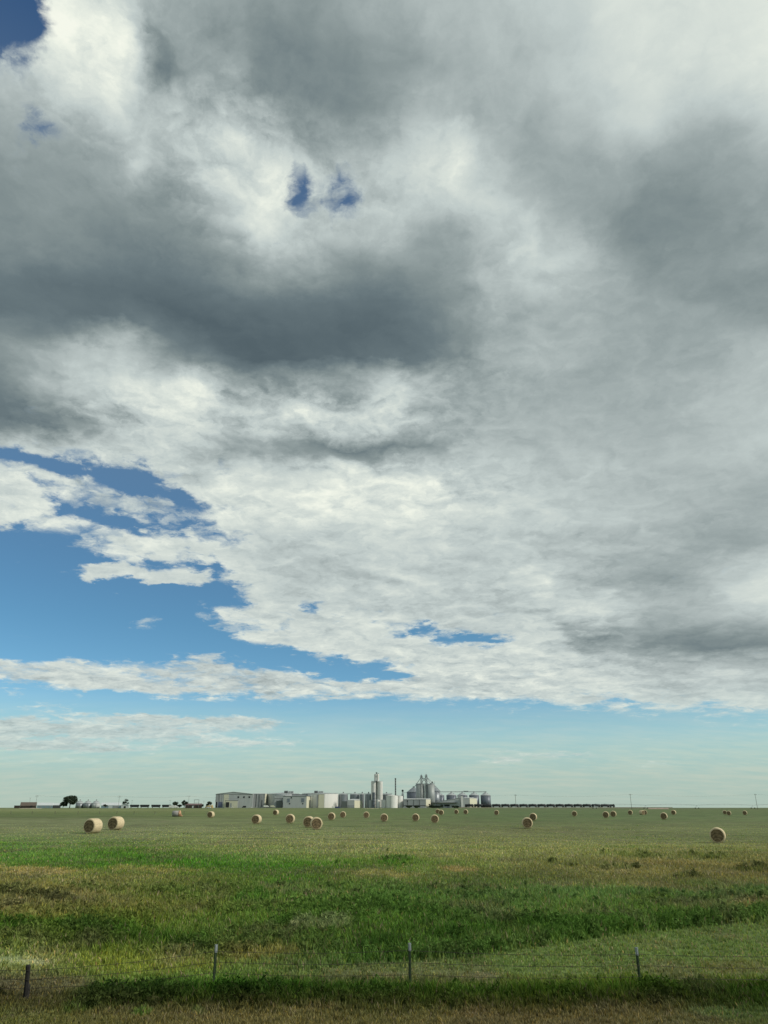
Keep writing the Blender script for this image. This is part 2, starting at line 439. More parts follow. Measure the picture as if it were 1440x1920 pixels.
# ------------------------------------------------------------------ terrain
TY = [-60, 0, 8, 14, 18, 20, 22, 24, 26, 31, 36, 42, 55, 85, 130, 200, 250, 400, 650, 1000, 1150, 1300, 1600, 3000, 12000]
TZ = [1.5, 1.5, .9, -.75, -1.2, -1.38, -1.32, -1.15, -1.0, -.62, -.36, -.16, .05, .18, .2, .28, .38, .5, .72, .55, .62, .75, .5, -2., -21.]
def terrain(x, y):
    x = np.asarray(x, float); y = np.asarray(y, float)
    z = (np.interp(y - 1, TY, TZ) + np.interp(y, TY, TZ) + np.interp(y + 1, TY, TZ)) / 3
    z = z - .55 * np.exp(-((x - 36) / 22) ** 2 - ((y - 80) / 22) ** 2) + .12 * np.exp(-((x + 35) / 18) ** 2 - ((y - 92) / 20) ** 2)
    amp = np.clip((y - 12) / 20, 0, 1) * np.clip(1.3 - y / 400, .1, 1)
    z = z + amp * (.06 * np.sin(x * .23 + 1.7) * np.sin(y * .31) + .05 * np.sin(x * .071 + y * .11) + .03 * np.sin(x * .61 + y * .2) * np.sin(y * .83 + 2))
    return z

def hit(px, py):
    """where a line of sight meets the terrain"""
    a, b = (px - 720) / F, (960 - py) / F
    d = np.array([a, CP - b * SP, SP + b * CP])
    t = np.concatenate([np.arange(10, 300, .1), np.arange(300, 2500, 1.0)])
    z = CAMZ + d[2] * t; g = terrain(d[0] * t, d[1] * t)
    k = np.argmax(z <= g)
    k = k if z[k] <= g[k] else len(t) - 1
    return Vector((d[0] * t[k], d[1] * t[k], float(g[k])))

def vnoise(x, y, seed=0):
    xi, yi = np.floor(x).astype(np.int64), np.floor(y).astype(np.int64)
    fx, fy = x - xi, y - yi
    fx, fy = fx * fx * (3 - 2 * fx), fy * fy * (3 - 2 * fy)
    def h(i, j):
        n = (i * 374761393 + j * 668265263 + seed * 1274126177) & 0xffffffff
        n = ((n ^ (n >> 13)) * 1274126177) & 0xffffffff
        return ((n ^ (n >> 16)) & 0xffff) / 65535.0
    return (h(xi, yi) * (1 - fx) + h(xi + 1, yi) * fx) * (1 - fy) + (h(xi, yi + 1) * (1 - fx) + h(xi + 1, yi + 1) * fx) * fy

def fbm(x, y, seed=0, o=4):
    s, a, t = 0, 1.0, 0
    for k in range(o):
        s = s + a * vnoise(x * 2 ** k, y * 2 ** k, seed + k * 17); t += a; a *= .55
    return s / t

# the vegetation of the ground: kinds of grass by bearing and distance (colour in display values, height in m)
GX = [-240, 0, 240, 480, 720, 960, 1200, 1440, 1680]
GROUND = [
 (1514, [(98, 112, 72), (98, 112, 72), (98, 112, 72), (96, 110, 70), (92, 106, 68), (90, 104, 68), (92, 100, 74), (90, 102, 72), (90, 102, 72)], .02),
 (1519, [(112, 122, 74), (112, 122, 74), (110, 120, 72), (106, 116, 70), (86, 104, 58), (84, 102, 60), (86, 104, 62), (88, 104, 62), (88, 104, 62)], .03),
 (1525, [(88, 104, 54), (88, 104, 54), (90, 106, 56), (98, 112, 64), (86, 104, 58), (82, 102, 60), (84, 102, 60), (86, 104, 62), (86, 104, 62)], .04),
 (1532, [(84, 98, 54), (84, 98, 54), (88, 102, 58), (96, 108, 64), (92, 106, 62), (82, 100, 58), (84, 102, 62), (88, 104, 64), (88, 104, 64)], .03),
 (1536, [(103, 112, 74), (103, 112, 74), (102, 112, 74), (98, 110, 68), (94, 108, 64), (84, 102, 58), (88, 104, 62), (90, 105, 64), (90, 105, 64)], .03),
 (1555, [(104, 113, 76), (104, 113, 76), (104, 112, 76), (100, 110, 70), (98, 108, 68), (98, 104, 64), (98, 106, 66), (94, 104, 64), (94, 104, 64)], .04),
 (1572, [(88, 106, 60), (88, 106, 60), (94, 106, 66), (102, 108, 70), (102, 108, 70), (98, 104, 64), (92, 102, 62), (90, 100, 60), (90, 100, 60)], .06),
 (1584, [(66, 96, 38), (66, 96, 38), (84, 100, 54), (98, 105, 66), (100, 106, 68), (100, 106, 66), (98, 104, 64), (96, 102, 62), (96, 102, 62)], .10),
 (1600, [(72, 98, 46), (72, 98, 46), (64, 92, 34), (80, 98, 52), (96, 102, 62), (96, 102, 60), (94, 98, 60), (94, 98, 60), (94, 98, 60)], .14),
 (1618, [(60, 90, 30), (60, 90, 30), (52, 86, 22), (52, 86, 22), (66, 90, 34), (90, 96, 56), (88, 90, 52), (88, 90, 52), (88, 90, 52)], .16),
 (1630, [(78, 92, 42), (78, 92, 42), (68, 88, 34), (52, 84, 24), (70, 88, 38), (84, 90, 50), (96, 94, 56), (90, 88, 52), (90, 88, 52)], .12),
 (1645, [(92, 92, 52), (92, 92, 52), (84, 88, 48), (60, 82, 32), (76, 86, 42), (70, 84, 42), (86, 86, 50), (84, 86, 50), (84, 86, 50)], .12),
 (1672, [(76, 84, 42), (76, 84, 42), (72, 82, 38), (60, 82, 32), (60, 82, 38), (62, 82, 42), (60, 82, 42), (62, 82, 42), (62, 82, 42)], .22),
 (1700, [(82, 84, 42), (82, 84, 42), (78, 82, 38), (60, 80, 30), (54, 80, 30), (58, 80, 36), (62, 84, 34), (76, 82, 44), (76, 82, 44)], .22),
 (1738, [(52, 76, 20), (52, 76, 20), (64, 80, 24), (60, 80, 30), (50, 76, 24), (48, 76, 24), (48, 74, 22), (68, 88, 44), (68, 88, 44)], .26),
 (1768, [(70, 80, 34), (70, 80, 34), (52, 72, 20), (62, 76, 36), (46, 70, 22), (58, 80, 34), (70, 92, 44), (70, 92, 44), (70, 92, 44)], .24),
 (1800, [(92, 104, 62), (92, 104, 62), (84, 94, 34), (74, 84, 42), (62, 86, 44), (66, 88, 42), (66, 86, 42), (72, 84, 42), (72, 84, 42)], .16),
 (1826, [(74, 84, 44), (74, 84, 44), (74, 90, 38), (72, 92, 42), (70, 84, 46), (72, 84, 42), (72, 84, 44), (76, 84, 46), (76, 84, 46)], .14),
 (1846, [(62, 60, 44), (64, 62, 44), (60, 80, 32), (44, 74, 14), (60, 78, 32), (66, 82, 34), (68, 86, 26), (58, 76, 22), (58, 76, 22)], .17),
 (1866, [(50, 48, 32), (52, 50, 32), (32, 58, 10), (30, 58, 8), (38, 64, 12), (42, 66, 10), (44, 68, 10), (36, 60, 10), (36, 60, 10)], .30),
 (1886, [(54, 56, 28), (54, 56, 28), (46, 58, 20), (44, 50, 18), (46, 56, 20), (52, 58, 22), (44, 50, 18), (40, 58, 14), (40, 58, 14)], .20),
 (1906, [(68, 76, 36), (68, 76, 36), (80, 78, 46), (80, 76, 46), (76, 76, 44), (82, 76, 48), (80, 76, 48), (68, 84, 46), (68, 84, 46)], .12),
 (1990, [(80, 78, 46)] * 9, .10),
]
_rows = np.array([g[0] for g in GROUND], float)
_rc = np.array([[lin(c) for c in g[1]] for g in GROUND])
_rh = np.array([g[2] for g in GROUND])
# distance of each row at mid frame, so that the layout lives on the ground
def to_px(x, y, z):
    zr = z - CAMZ
    fw = y * CP + zr * SP; up = -y * SP + zr * CP
    fw = np.maximum(fw, 1.0)
    return 720 + F * x / fw, 960 - F * up / fw

# photograph place, size, tilt, colour, strength, grass height factor
PATCH = [(60, 1852, 120, 24, 0, (70, 68, 48), .75, .3), (50, 1882, 100, 16, 0, (56, 56, 30), .7, .35), (30, 1803, 75, 9, 3, (108, 118, 88), .9, .5), (60, 1684, 85, 5, 8, (44, 50, 22), .8, 1.4), (60, 1632, 100, 7, 2, (116, 106, 68), .7, .9),
 (290, 1631, 110, 6, 2, (106, 100, 60), .6, .9), (710, 1638, 90, 7, 2, (104, 98, 62), .6, .9), (860, 1630, 36, 5, 0, (110, 96, 62), .7, .9), (340, 1612, 130, 12, 0, (50, 88, 20), .6, 1.2),
 (560, 1650, 60, 12, 0, (52, 84, 24), .6, 1.2), (470, 1690, 36, 12, 0, (44, 78, 18), .7, 1.3), (180, 1748, 100, 12, 5, (38, 64, 14), .8, 1.3), (330, 1768, 80, 12, 8, (42, 66, 16), .8, 1.3),
 (30, 1738, 50, 9, 0, (40, 66, 14), .8, 1.2), (60, 1715, 90, 8, 6, (98, 98, 52), .6, .9), (110, 1670, 90, 10, 8, (92, 88, 50), .6, .8), (290, 1812, 140, 20, 0, (84, 94, 34), .6, .8), (610, 1738, 70, 14, 0, (88, 96, 66), .6, 1),
 (490, 1788, 70, 14, 0, (84, 82, 44), .7, 1), (1415, 1702, 45, 13, 0, (92, 86, 54), .6, .9), (740, 1832, 34, 10, 0, (84, 80, 64), .6, .5), (905, 1830, 44, 9, 0, (84, 82, 66), .6, .5),
 (1265, 1843, 34, 7, 0, (92, 98, 78), .7, .6), (1180, 1603, 90, 3, 2, (74, 84, 42), .8, 2), (1330, 1606, 60, 3, 3, (72, 82, 40), .8, 2), (1065, 1620, 26, 3, 0, (70, 80, 40), .8, 2), (1160, 1627, 34, 3, 0, (72, 82, 42), .8, 2), (1420, 1630, 60, 4, 3, (70, 78, 40), .8, 2),
 (1300, 1642, 30, 4, 0, (68, 76, 38), .8, 2), (1260, 1618, 150, 5, 2, (106, 98, 62), .5, 1), (1220, 1688, 40, 6, 0, (76, 92, 36), .6, 1), (520, 1738, 30, 14, 0, (46, 76, 18), .6, 1.3), (980, 1738, 60, 14, -6, (40, 64, 16), .7, 1.3),
 (720, 1775, 60, 14, 0, (34, 58, 14), .8, 1.3), (860, 1760, 60, 12, -8, (36, 62, 14), .8, 1.3), (1380, 1815, 60, 16, 0, (84, 80, 48), .5, 1), (230, 1600, 60, 8, 0, (60, 94, 28), .6, 1.2), (740, 1615, 40, 9, 0, (50, 86, 22), .7, 1.5),
 (260, 1905, 20, 8, 0, (60, 96, 30), .7, 1.2), (375, 1903, 20, 8, 0, (70, 96, 34), .5, 1.2), (140, 1895, 30, 10, 0, (44, 66, 20), .6, 1.3), (600, 1898, 60, 8, 0, (80, 74, 48), .6, .8), (880, 1902, 50, 8, 0, (82, 74, 50), .6, .8), (1340, 1905, 60, 10, 0, (72, 92, 54), .6, 1)]

def veg(x, y):
    """base colour, grass height and lushness of the ground at world x, y"""
    z = terrain(x, y)
    wx = (fbm(x * .35 + 9, y * .35, 3) - .5) * 5.0 * np.clip(y / 40, .5, 8); wy = (fbm(x * .28, y * .28 + 5, 8) - .5)
    X, Y = to_px(x + wx, np.maximum(y, 16), z)
    Y = Y + wy * np.interp(Y, [1514, 1535, 1600, 1700, 1850, 1920], [3, 8, 22, 40, 20, 12])
    X = np.clip(X, GX[0], GX[-1] - 1e-3); Y = np.clip(Y, _rows[0], _rows[-1] - 1e-3)
    j = np.clip(np.searchsorted(_rows, Y, 'right') - 1, 0, len(_rows) - 2)
    fy = (Y - _rows[j]) / (_rows[j + 1] - _rows[j])
    gx = (X - GX[0]) / 240.0; i = np.clip(gx.astype(int), 0, 7); fx = gx - i
    c = (_rc[j, i].T * (1 - fx) * (1 - fy) + _rc[j, i + 1].T * fx * (1 - fy) + _rc[j + 1, i].T * (1 - fx) * fy + _rc[j + 1, i + 1].T * fx * fy).T
    h = _rh[j] * (1 - fy) + _rh[j + 1] * fy
    # the mown strip on the right has a sharp edge against the tall growth behind it
    X2, Y2 = to_px(x, np.maximum(y, 16), z)
    edge = np.interp(X2, [380, 560, 700, 860, 1000, 1150, 1300, 1440, 1700], [1846, 1822, 1806, 1796, 1776, 1756, 1738, 1728, 1720]) + (fbm(x * 1.2, y * .3, 21) - .5) * 10
    strip = np.clip((Y2 - edge) / 3, 0, 1) * np.clip((1836 - Y2) / 8, 0, 1) * np.clip((X2 - 420) / 90, 0, 1)
    tall = np.clip((edge - Y2) / 3, 0, 1) * np.clip((Y2 - edge + 42) / 30, 0, 1) * np.clip((X2 - 560) / 120, 0, 1)
    sc = np.array(lin((78, 94, 50))); tcol = np.array(lin((50, 76, 24)))
    c = c * (1 - .75 * strip[..., None]) + sc * .75 * strip[..., None]
    c = c * (1 - .7 * tall[..., None]) + tcol * .7 * tall[..., None]
    h = h * (1 - strip) + .09 * strip + .10 * tall
    # single patches: bare soil, pale dry grass, weeds
    XP = X2 + (fbm(x * 1.1, y * .8, 61) - .5) * 70; YP = Y2 + (fbm(x * 1.3, y * .9, 62) - .5) * 16
    for (px_, py_, rx_, ry_, tl, col, am, hf) in PATCH:
        ct, st = math.cos(R(tl)), math.sin(R(tl))
        u, v = ((XP - px_) * ct + (YP - py_) * st) / rx_, (-(XP - px_) * st + (YP - py_) * ct) / ry_
        k = am * np.clip(1.5 - 1.2 * (u * u + v * v), 0, 1)
        c = c * (1 - k[..., None]) + np.array(lin(col)) * k[..., None]; h = h * (1 - k * (1 - hf))
    # patchiness
    n1 = fbm(x * .9, y * .5, 31); n2 = fbm(x * .22, y * .16, 44); n3 = fbm(x * 3.1, y * 2.2, 57, 3)
    m = 1 + (n1 - .5) * .42 + (n2 - .5) * .40 + (n3 - .5) * .25
    far = np.clip(y / 60, 0, 1); nf = fbm(x * .045, y * .09, 71); m = m + far * (nf - .5) * .35
    c = c * m[..., None]
    dry = np.clip((fbm(x * .5 + 40, y * .4, 90) - .56) * 5, 0, 1)[..., None]
    c = c * (1 - .45 * dry) + c.mean(-1, keepdims=True) * np.array([1.32, 1.18, .72]) * .45 * dry
    # short drifts of weeds left standing between the swaths of the mown field
    drift = np.clip((fbm(x * .10 + 3, y * .55, 101) - .64) * 9, 0, 1) * np.clip((y - 38) / 20, 0, 1) * np.clip((420 - y) / 150, 0, 1)
    c = c * (1 - .5 * drift[..., None]) + np.array(lin((58, 84, 34))) * .5 * drift[..., None]
    h = h + .08 * drift
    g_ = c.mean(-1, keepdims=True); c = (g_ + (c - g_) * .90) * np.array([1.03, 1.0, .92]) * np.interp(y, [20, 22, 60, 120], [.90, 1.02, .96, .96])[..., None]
    return c * KG, h

KG = 1.72                                            # display value of sunlit growth -> base colour
def ground_mesh():
    ys = [-60, -30, 0, 6, 10, 13]
    y = 14.0
    while y < 12000:
        ys.append(y); y += max(.16, (y - 8) * .0105)
    ys.append(12000)
    ys = np.array(ys); nu = 420
    us = np.linspace(-1, 1, nu); us = us * (.55 + .45 * us ** 2)
    hw = 40 + np.maximum(ys, 0) * 1.1
    Xg = us[None, :] * hw[:, None]; Yg = np.repeat(ys[:, None], nu, 1)
    Zg = terrain(Xg, Yg)
    C, H = veg(Xg.ravel(), Yg.ravel())
    vs = np.stack([Xg.ravel(), Yg.ravel(), Zg.ravel()], 1)
    ny = len(ys); idx = np.arange(ny * nu).reshape(ny, nu)
    q = np.stack([idx[:-1, :-1], idx[:-1, 1:], idx[1:, 1:], idx[1:, :-1]], -1).reshape(-1, 4)
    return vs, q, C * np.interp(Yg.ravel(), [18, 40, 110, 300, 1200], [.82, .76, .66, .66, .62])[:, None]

def np_mesh(name, vs, faces_flat, sizes, cols, m, smooth=True):
    me = bpy.data.meshes.new(name)
    me.vertices.add(len(vs)); me.vertices.foreach_set('co', vs.astype(np.float32).ravel())
    me.loops.add(len(faces_flat)); me.loops.foreach_set('vertex_index', faces_flat.astype(np.int32))
    starts = np.concatenate([[0], np.cumsum(sizes)[:-1]])
    me.polygons.add(len(sizes)); me.polygons.foreach_set('loop_start', starts.astype(np.int32))
    me.polygons.foreach_set('use_smooth', np.full(len(sizes), smooth))
    me.update(calc_edges=True)
    at = me.color_attributes.new('tone', 'FLOAT_COLOR', 'POINT')
    at.data.foreach_set('color', np.concatenate([np.clip(cols, 0, 1), np.ones((len(cols), 1))], 1).astype(np.float32).ravel())
    me.materials.append(m)
    o = bpy.data.objects.new(name, me); COL.objects.link(o)
    return o

def tone_mat(name, blade=False):
    m = bpy.data.materials.new(name); m.use_nodes = True
    nt = m.node_tree; n = nt.nodes; l = nt.links; b = n['Principled BSDF']
    a = n.new('ShaderNodeVertexColor'); a.layer_name = 'tone'
    b.inputs['Roughness'].default_value = .85; b.inputs['Specular IOR Level'].default_value = .15
    if blade:
        tr = n.new('ShaderNodeBsdfTranslucent'); l.new(a.outputs[0], tr.inputs[0]); l.new(a.outputs[0], b.inputs['Base Color'])
        mx = n.new('ShaderNodeMixShader'); mx.inputs[0].default_value = .35
        l.new(b.outputs[0], mx.inputs[1]); l.new(tr.outputs[0], mx.inputs[2]); l.new(mx.outputs[0], n['Material Output'].inputs[0])
        return m
    g = n.new('ShaderNodeNewGeometry')
    def nz(sc, st, det):
        mp = n.new('ShaderNodeMapping'); mp.inputs['Scale'].default_value = st; l.new(g.outputs['Position'], mp.inputs[0])
        t = n.new('ShaderNodeTexNoise'); t.inputs['Scale'].default_value = sc; t.inputs['Detail'].default_value = det; t.inputs['Roughness'].default_value = .65
        l.new(mp.outputs[0], t.inputs['Vector']); return t.outputs[0]
    t1 = nz(3.5, (1, .8, 1), 6); t2 = nz(.32, (.5, 1, 1), 6)
    def rg(s, lo, hi):
        q = n.new('ShaderNodeMapRange'); q.inputs[1].default_value = .28; q.inputs[2].default_value = .72; q.inputs[3].default_value = lo; q.inputs[4].default_value = hi; l.new(s, q.inputs[0]); return q.outputs[0]
    mu = n.new('ShaderNodeMath'); mu.operation = 'MULTIPLY'; l.new(rg(t1, .62, 1.38), mu.inputs[0]); l.new(rg(t2, .80, 1.20), mu.inputs[1])
    vm = n.new('ShaderNodeVectorMath'); vm.operation = 'SCALE'; l.new(a.outputs[0], vm.inputs[0]); l.new(mu.outputs[0], vm.inputs['Scale'])
    l.new(vm.outputs[0], b.inputs['Base Color'])
    bp = n.new('ShaderNodeBump'); bp.inputs['Strength'].default_value = .6; bp.inputs['Distance'].default_value = .1; l.new(t1, bp.inputs['Height']); l.new(bp.outputs[0], b.inputs['Normal'])
    return m

M_GROUND = tone_mat('grassland'); M_BLADE = tone_mat('grass_blades', True)
vs, q, C = ground_mesh()
tag(np_mesh('ground', vs, q.ravel(), np.full(len(q), 4), C, M_GROUND), kind='structure')

def blades(name, N, y0, y1, hsel, power, label):
    """N blades spread over the ground between y0 and y1; hsel picks by grass height"""
    u = rng.random(N); k = 1 - power
    y = (y0 ** k + u * (y1 ** k - y0 ** k)) ** (1 / k)
    x = (rng.random(N) * 2 - 1) * (.60 * y + 4)
    # blades stand in tufts
    ang = rng.random(N) * 6.283; rad = rng.random(N) ** .5
    tx, ty = np.round(x * 2.6) / 2.6, np.round(y * 2.6) / 2.6
    jx = vnoise(tx * 13.1, ty * 17.3, 5) - .5; jy = vnoise(tx * 11.7, ty * 7.9, 6) - .5
    clump = rng.random(N) < .45
    x = np.where(clump, tx + jx * .4 + rad * .13 * np.cos(ang), x); y = np.where(clump, ty + jy * .4 + rad * .13 * np.sin(ang), y)
    c, h = veg(x, y)
    keep = hsel(h, x, y) & (rng.random(N) < np.clip((y1 - y) / (y1 * .55), 0, 1))
    x, y, c, h, clump = x[keep], y[keep], c[keep], h[keep], clump[keep]; n = len(x)
    z = terrain(x, y)
    hh = h * (.40 + .75 * rng.random(n)) * np.where(clump, 1.1, .8) * (.55 + .9 * fbm(x * .9, y * .9, 77))
    wd = (.0045 + .00042 * y) * (.7 + .8 * rng.random(n))
    a = rng.random(n) * 6.283; la = rng.random(n) * 6.283; ln = hh * (.15 + .5 * rng.random(n))
    wx, wy = np.cos(a) * wd, np.sin(a) * wd; lx, ly = np.cos(la) * ln, np.sin(la) * ln
    zero = np.zeros(n)
    p0 = np.stack([x - wx, y - wy, z - .02], 1); p1 = np.stack([x + wx, y + wy, z - .02], 1)
    p2 = np.stack([x + wx * .8 + lx * .35, y + wy * .8 + ly * .35, z + hh * .6], 1); p3 = np.stack([x - wx * .8 + lx * .35, y - wy * .8 + ly * .35, z + hh * .6], 1)
    p4 = np.stack([x + lx, y + ly, z + hh], 1)
    V = np.stack([p0, p1, p2, p3, p4], 1).reshape(-1, 3)
    b = np.arange(n)[:, None] * 5
    Fq = np.concatenate([b + np.array([0, 1, 2, 3]), b + np.array([3, 2, 4])], 1).ravel()
    sz = np.tile([4, 3], n)
    t = (1.15 + 1.0 * rng.random(n))[:, None]
    cc = c * t * (1 + .20 * np.clip((h - .12) * 8, 0, 1) * (y > 23.5))[:, None]
    seed = rng.random(n) < .07
    cc[seed] = cc[seed].mean(1, keepdims=True) * np.array([1.9, 1.6, .95])
    yel = rng.random(n) < .2
    cc[yel] *= np.array([1.25, 1.1, .75])
    o = np_mesh(name, V, Fq, sz, np.repeat(cc, 5, 0), M_BLADE, False)
    return tag(o, label, 'grass', kind='stuff')

def clumps(name, N, y0, y1, label):
    """leafy weeds: round clumps of small leaf faces, in the ditch, along the tall edge and scattered in the hollow"""
    u = rng.random(N); k = -1.2
    y = (y0 ** k + u * (y1 ** k - y0 ** k)) ** (1 / k); x = (rng.random(N) * 2 - 1) * (.60 * y + 4)
    c, h = veg(x, y)
    m = fbm(x * .45, y * .45, 121)
    keep = (rng.random(N) < np.clip((h - .17) * 5, 0, 1) * np.clip((m - .40) * 5, .05, 1))
    x, y, c, h, m = x[keep], y[keep], c[keep], h[keep], m[keep]; n = len(x); z = terrain(x, y)
    nl = 26
    R_ = (.10 + .16 * rng.random(n)) * np.clip(h / .25, .6, 1.5); Hc = h * (.8 + .9 * rng.random(n))
    a = rng.random((n, nl)) * 6.283; q = rng.random((n, nl)) ** .5; t = rng.random((n, nl))
    lx = x[:, None] + R_[:, None] * q * np.cos(a) * (1 - .45 * t); ly = y[:, None] + R_[:, None] * q * np.sin(a) * (1 - .45 * t); lz = z[:, None] + Hc[:, None] * (t * (1 - .35 * q) + .02)
    s_ = (.016 + .0009 * y)[:, None] * (.7 + .7 * rng.random((n, nl)))
    d1 = rng.normal(size=(n, nl, 3)); d1[..., 2] = np.abs(d1[..., 2]) * 1.3; d1 /= np.linalg.norm(d1, axis=-1, keepdims=True)
    d2 = np.cross(d1, rng.normal(size=(n, nl, 3))); d2 /= np.linalg.norm(d2, axis=-1, keepdims=True)
    ctr = np.stack([lx, ly, lz], -1); s_ = s_[..., None]
    V = np.stack([ctr - d1 * s_ * 1.5, ctr + d2 * s_ * .6, ctr + d1 * s_ * 1.8, ctr - d2 * s_ * .6], 2).reshape(-1, 3)
    g_ = c.mean(-1, keepdims=True); c = (g_ + (c - g_) * 1.0) * (.8 + .55 * rng.random(n))[:, None] * np.where(y > 23.5, 1.28, 1.0)[:, None]
    cc = np.repeat(c, nl, 0) * (.75 + .6 * rng.random((n * nl, 1)))
    o = np_mesh(name, V, np.arange(len(V)), np.full(n * nl, 4), np.repeat(cc, 4, 0), M_BLADE, False)
    return tag(o, label, 'weeds', kind='stuff')

blades('meadow_grass', 520000, 16.5, 150, lambda h, x, y: (h < .2), 2.0, 'short olive meadow grass growing across the field behind the wire fence')
blades('tall_grass', 620000, 16.5, 90, lambda h, x, y: (h >= .2), 2.0, 'tall lush green growth in the ditch and in the wet hollow')
clumps('leafy_weeds', 70000, 17, 60, 'low leafy dark green weeds in clumps along the ditch and the hollow')

# ------------------------------------------------------------------ hay bales
M_WRAP = mat('bale_net_wrap', (.55, .455, .285), .9, .2, 3.0, stretch=(1, 1, 4), bump=.4)
def straw_end():
    m = bpy.data.materials.new('bale_straw_end'); m.use_nodes = True
    nt = m.node_tree; n = nt.nodes; l = nt.links; b = n['Principled BSDF']; b.inputs['Roughness'].default_value = .95
    t = n.new('ShaderNodeTexCoord'); w_ = n.new('ShaderNodeTexWave'); w_.wave_type = 'RINGS'; w_.rings_direction = 'Y'
    w_.inputs['Scale'].default_value = 1.6; w_.inputs['Distortion'].default_value = 5; w_.inputs['Detail'].default_value = 4; w_.inputs['Detail Scale'].default_value = 2.5
    l.new(t.outputs['Object'], w_.inputs['Vector'])
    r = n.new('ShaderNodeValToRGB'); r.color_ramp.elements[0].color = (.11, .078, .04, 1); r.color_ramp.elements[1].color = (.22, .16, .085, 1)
    l.new(w_.outputs[1], r.inputs[0])
    z = n.new('ShaderNodeTexNoise'); z.inputs['Scale'].default_value = 5; z.inputs['Detail'].default_value = 6; l.new(t.outputs['Object'], z.inputs['Vector'])
    mr = n.new('ShaderNodeMapRange'); mr.inputs[1].default_value = .3; mr.inputs[2].default_value = .7; mr.inputs[3].default_value = .6; mr.inputs[4].default_value = 1.35; l.new(z.outputs[0], mr.inputs[0])
    v = n.new('ShaderNodeVectorMath'); v.operation = 'SCALE'; l.new(r.outputs[0], v.inputs[0]); l.new(mr.outputs[0], v.inputs['Scale']); l.new(v.outputs[0], b.inputs['Base Color'])
    bp = n.new('ShaderNodeBump'); bp.inputs['Strength'].default_value = .8; bp.inputs['Distance'].default_value = .05; l.new(z.outputs[0], bp.inputs['Height']); l.new(bp.outputs[0], b.inputs['Normal'])
    return m
M_END = straw_end()
M_ORANGE = mat('orange_torn_wrap', (.52, .31, .18), .8, .25, 6)
M_GREYWRAP = mat('weathered_grey_wrap', (.30, .29, .27), .9, .2, 5)

def bale_meshes():
    """unit bale: diameter 1, length 1 along Y, resting on z = 0"""
    n = 40
    prof = [(-.5, .405), (-.495, .44), (-.47, .475), (-.42, .497), (-.2, .502), (0, .498), (.2, .503), (.42, .497), (.47, .475), (.495, .44), (.5, .405)]
    def ring(y, r, k0):
        out = []
        for k in range(n):
            a = 2 * math.pi * k / n
            q = r * (1 + .006 * math.sin(3 * a + 1) + .005 * math.sin(7 * a + 9 * y) + .003 * math.sin(17 * a + 31 * y))
            z = .5 + q * math.sin(a)
            if z < .035: z = .035 - (.035 - z) * .15       # settled on the ground
            out.append((q * math.cos(a), y, z - .02))
        return out
    wrap = MB(); wrap.quad_strip([ring(y, r, 0) for y, r in prof[::-1]], caps=False)
    ends = []
    for s in (-1, 1):
        e = MB(); rr = [.405, .36, .30, .22, .14, .06]
        rings = [ring(s * (.500 + (.012 * math.sin(i * 2.1 + s) if i else 0)), r, 0) for i, r in enumerate(rr)]
        if s > 0: rings = rings[::-1]
        e.quad_strip(rings, caps=False)
        base = len(e.v); ctr = rings[-1] if s < 0 else rings[0]
        e.f.append(tuple(range((len(rr) - 1) * n, len(rr) * n)) if s < 0 else tuple(reversed(range(0, n))))
        ends.append(e)
    return wrap, ends
_w, _e = bale_meshes()
def make_bale(label):
    t = thing('hay_bale', (0, 0, 0), label, 'hay bale', 'round hay bales scattered over the field')
    _w.build('net_wrap', M_WRAP, t, True)
    for e in _e: e.build('straw_end', M_END, t, True)
    return t

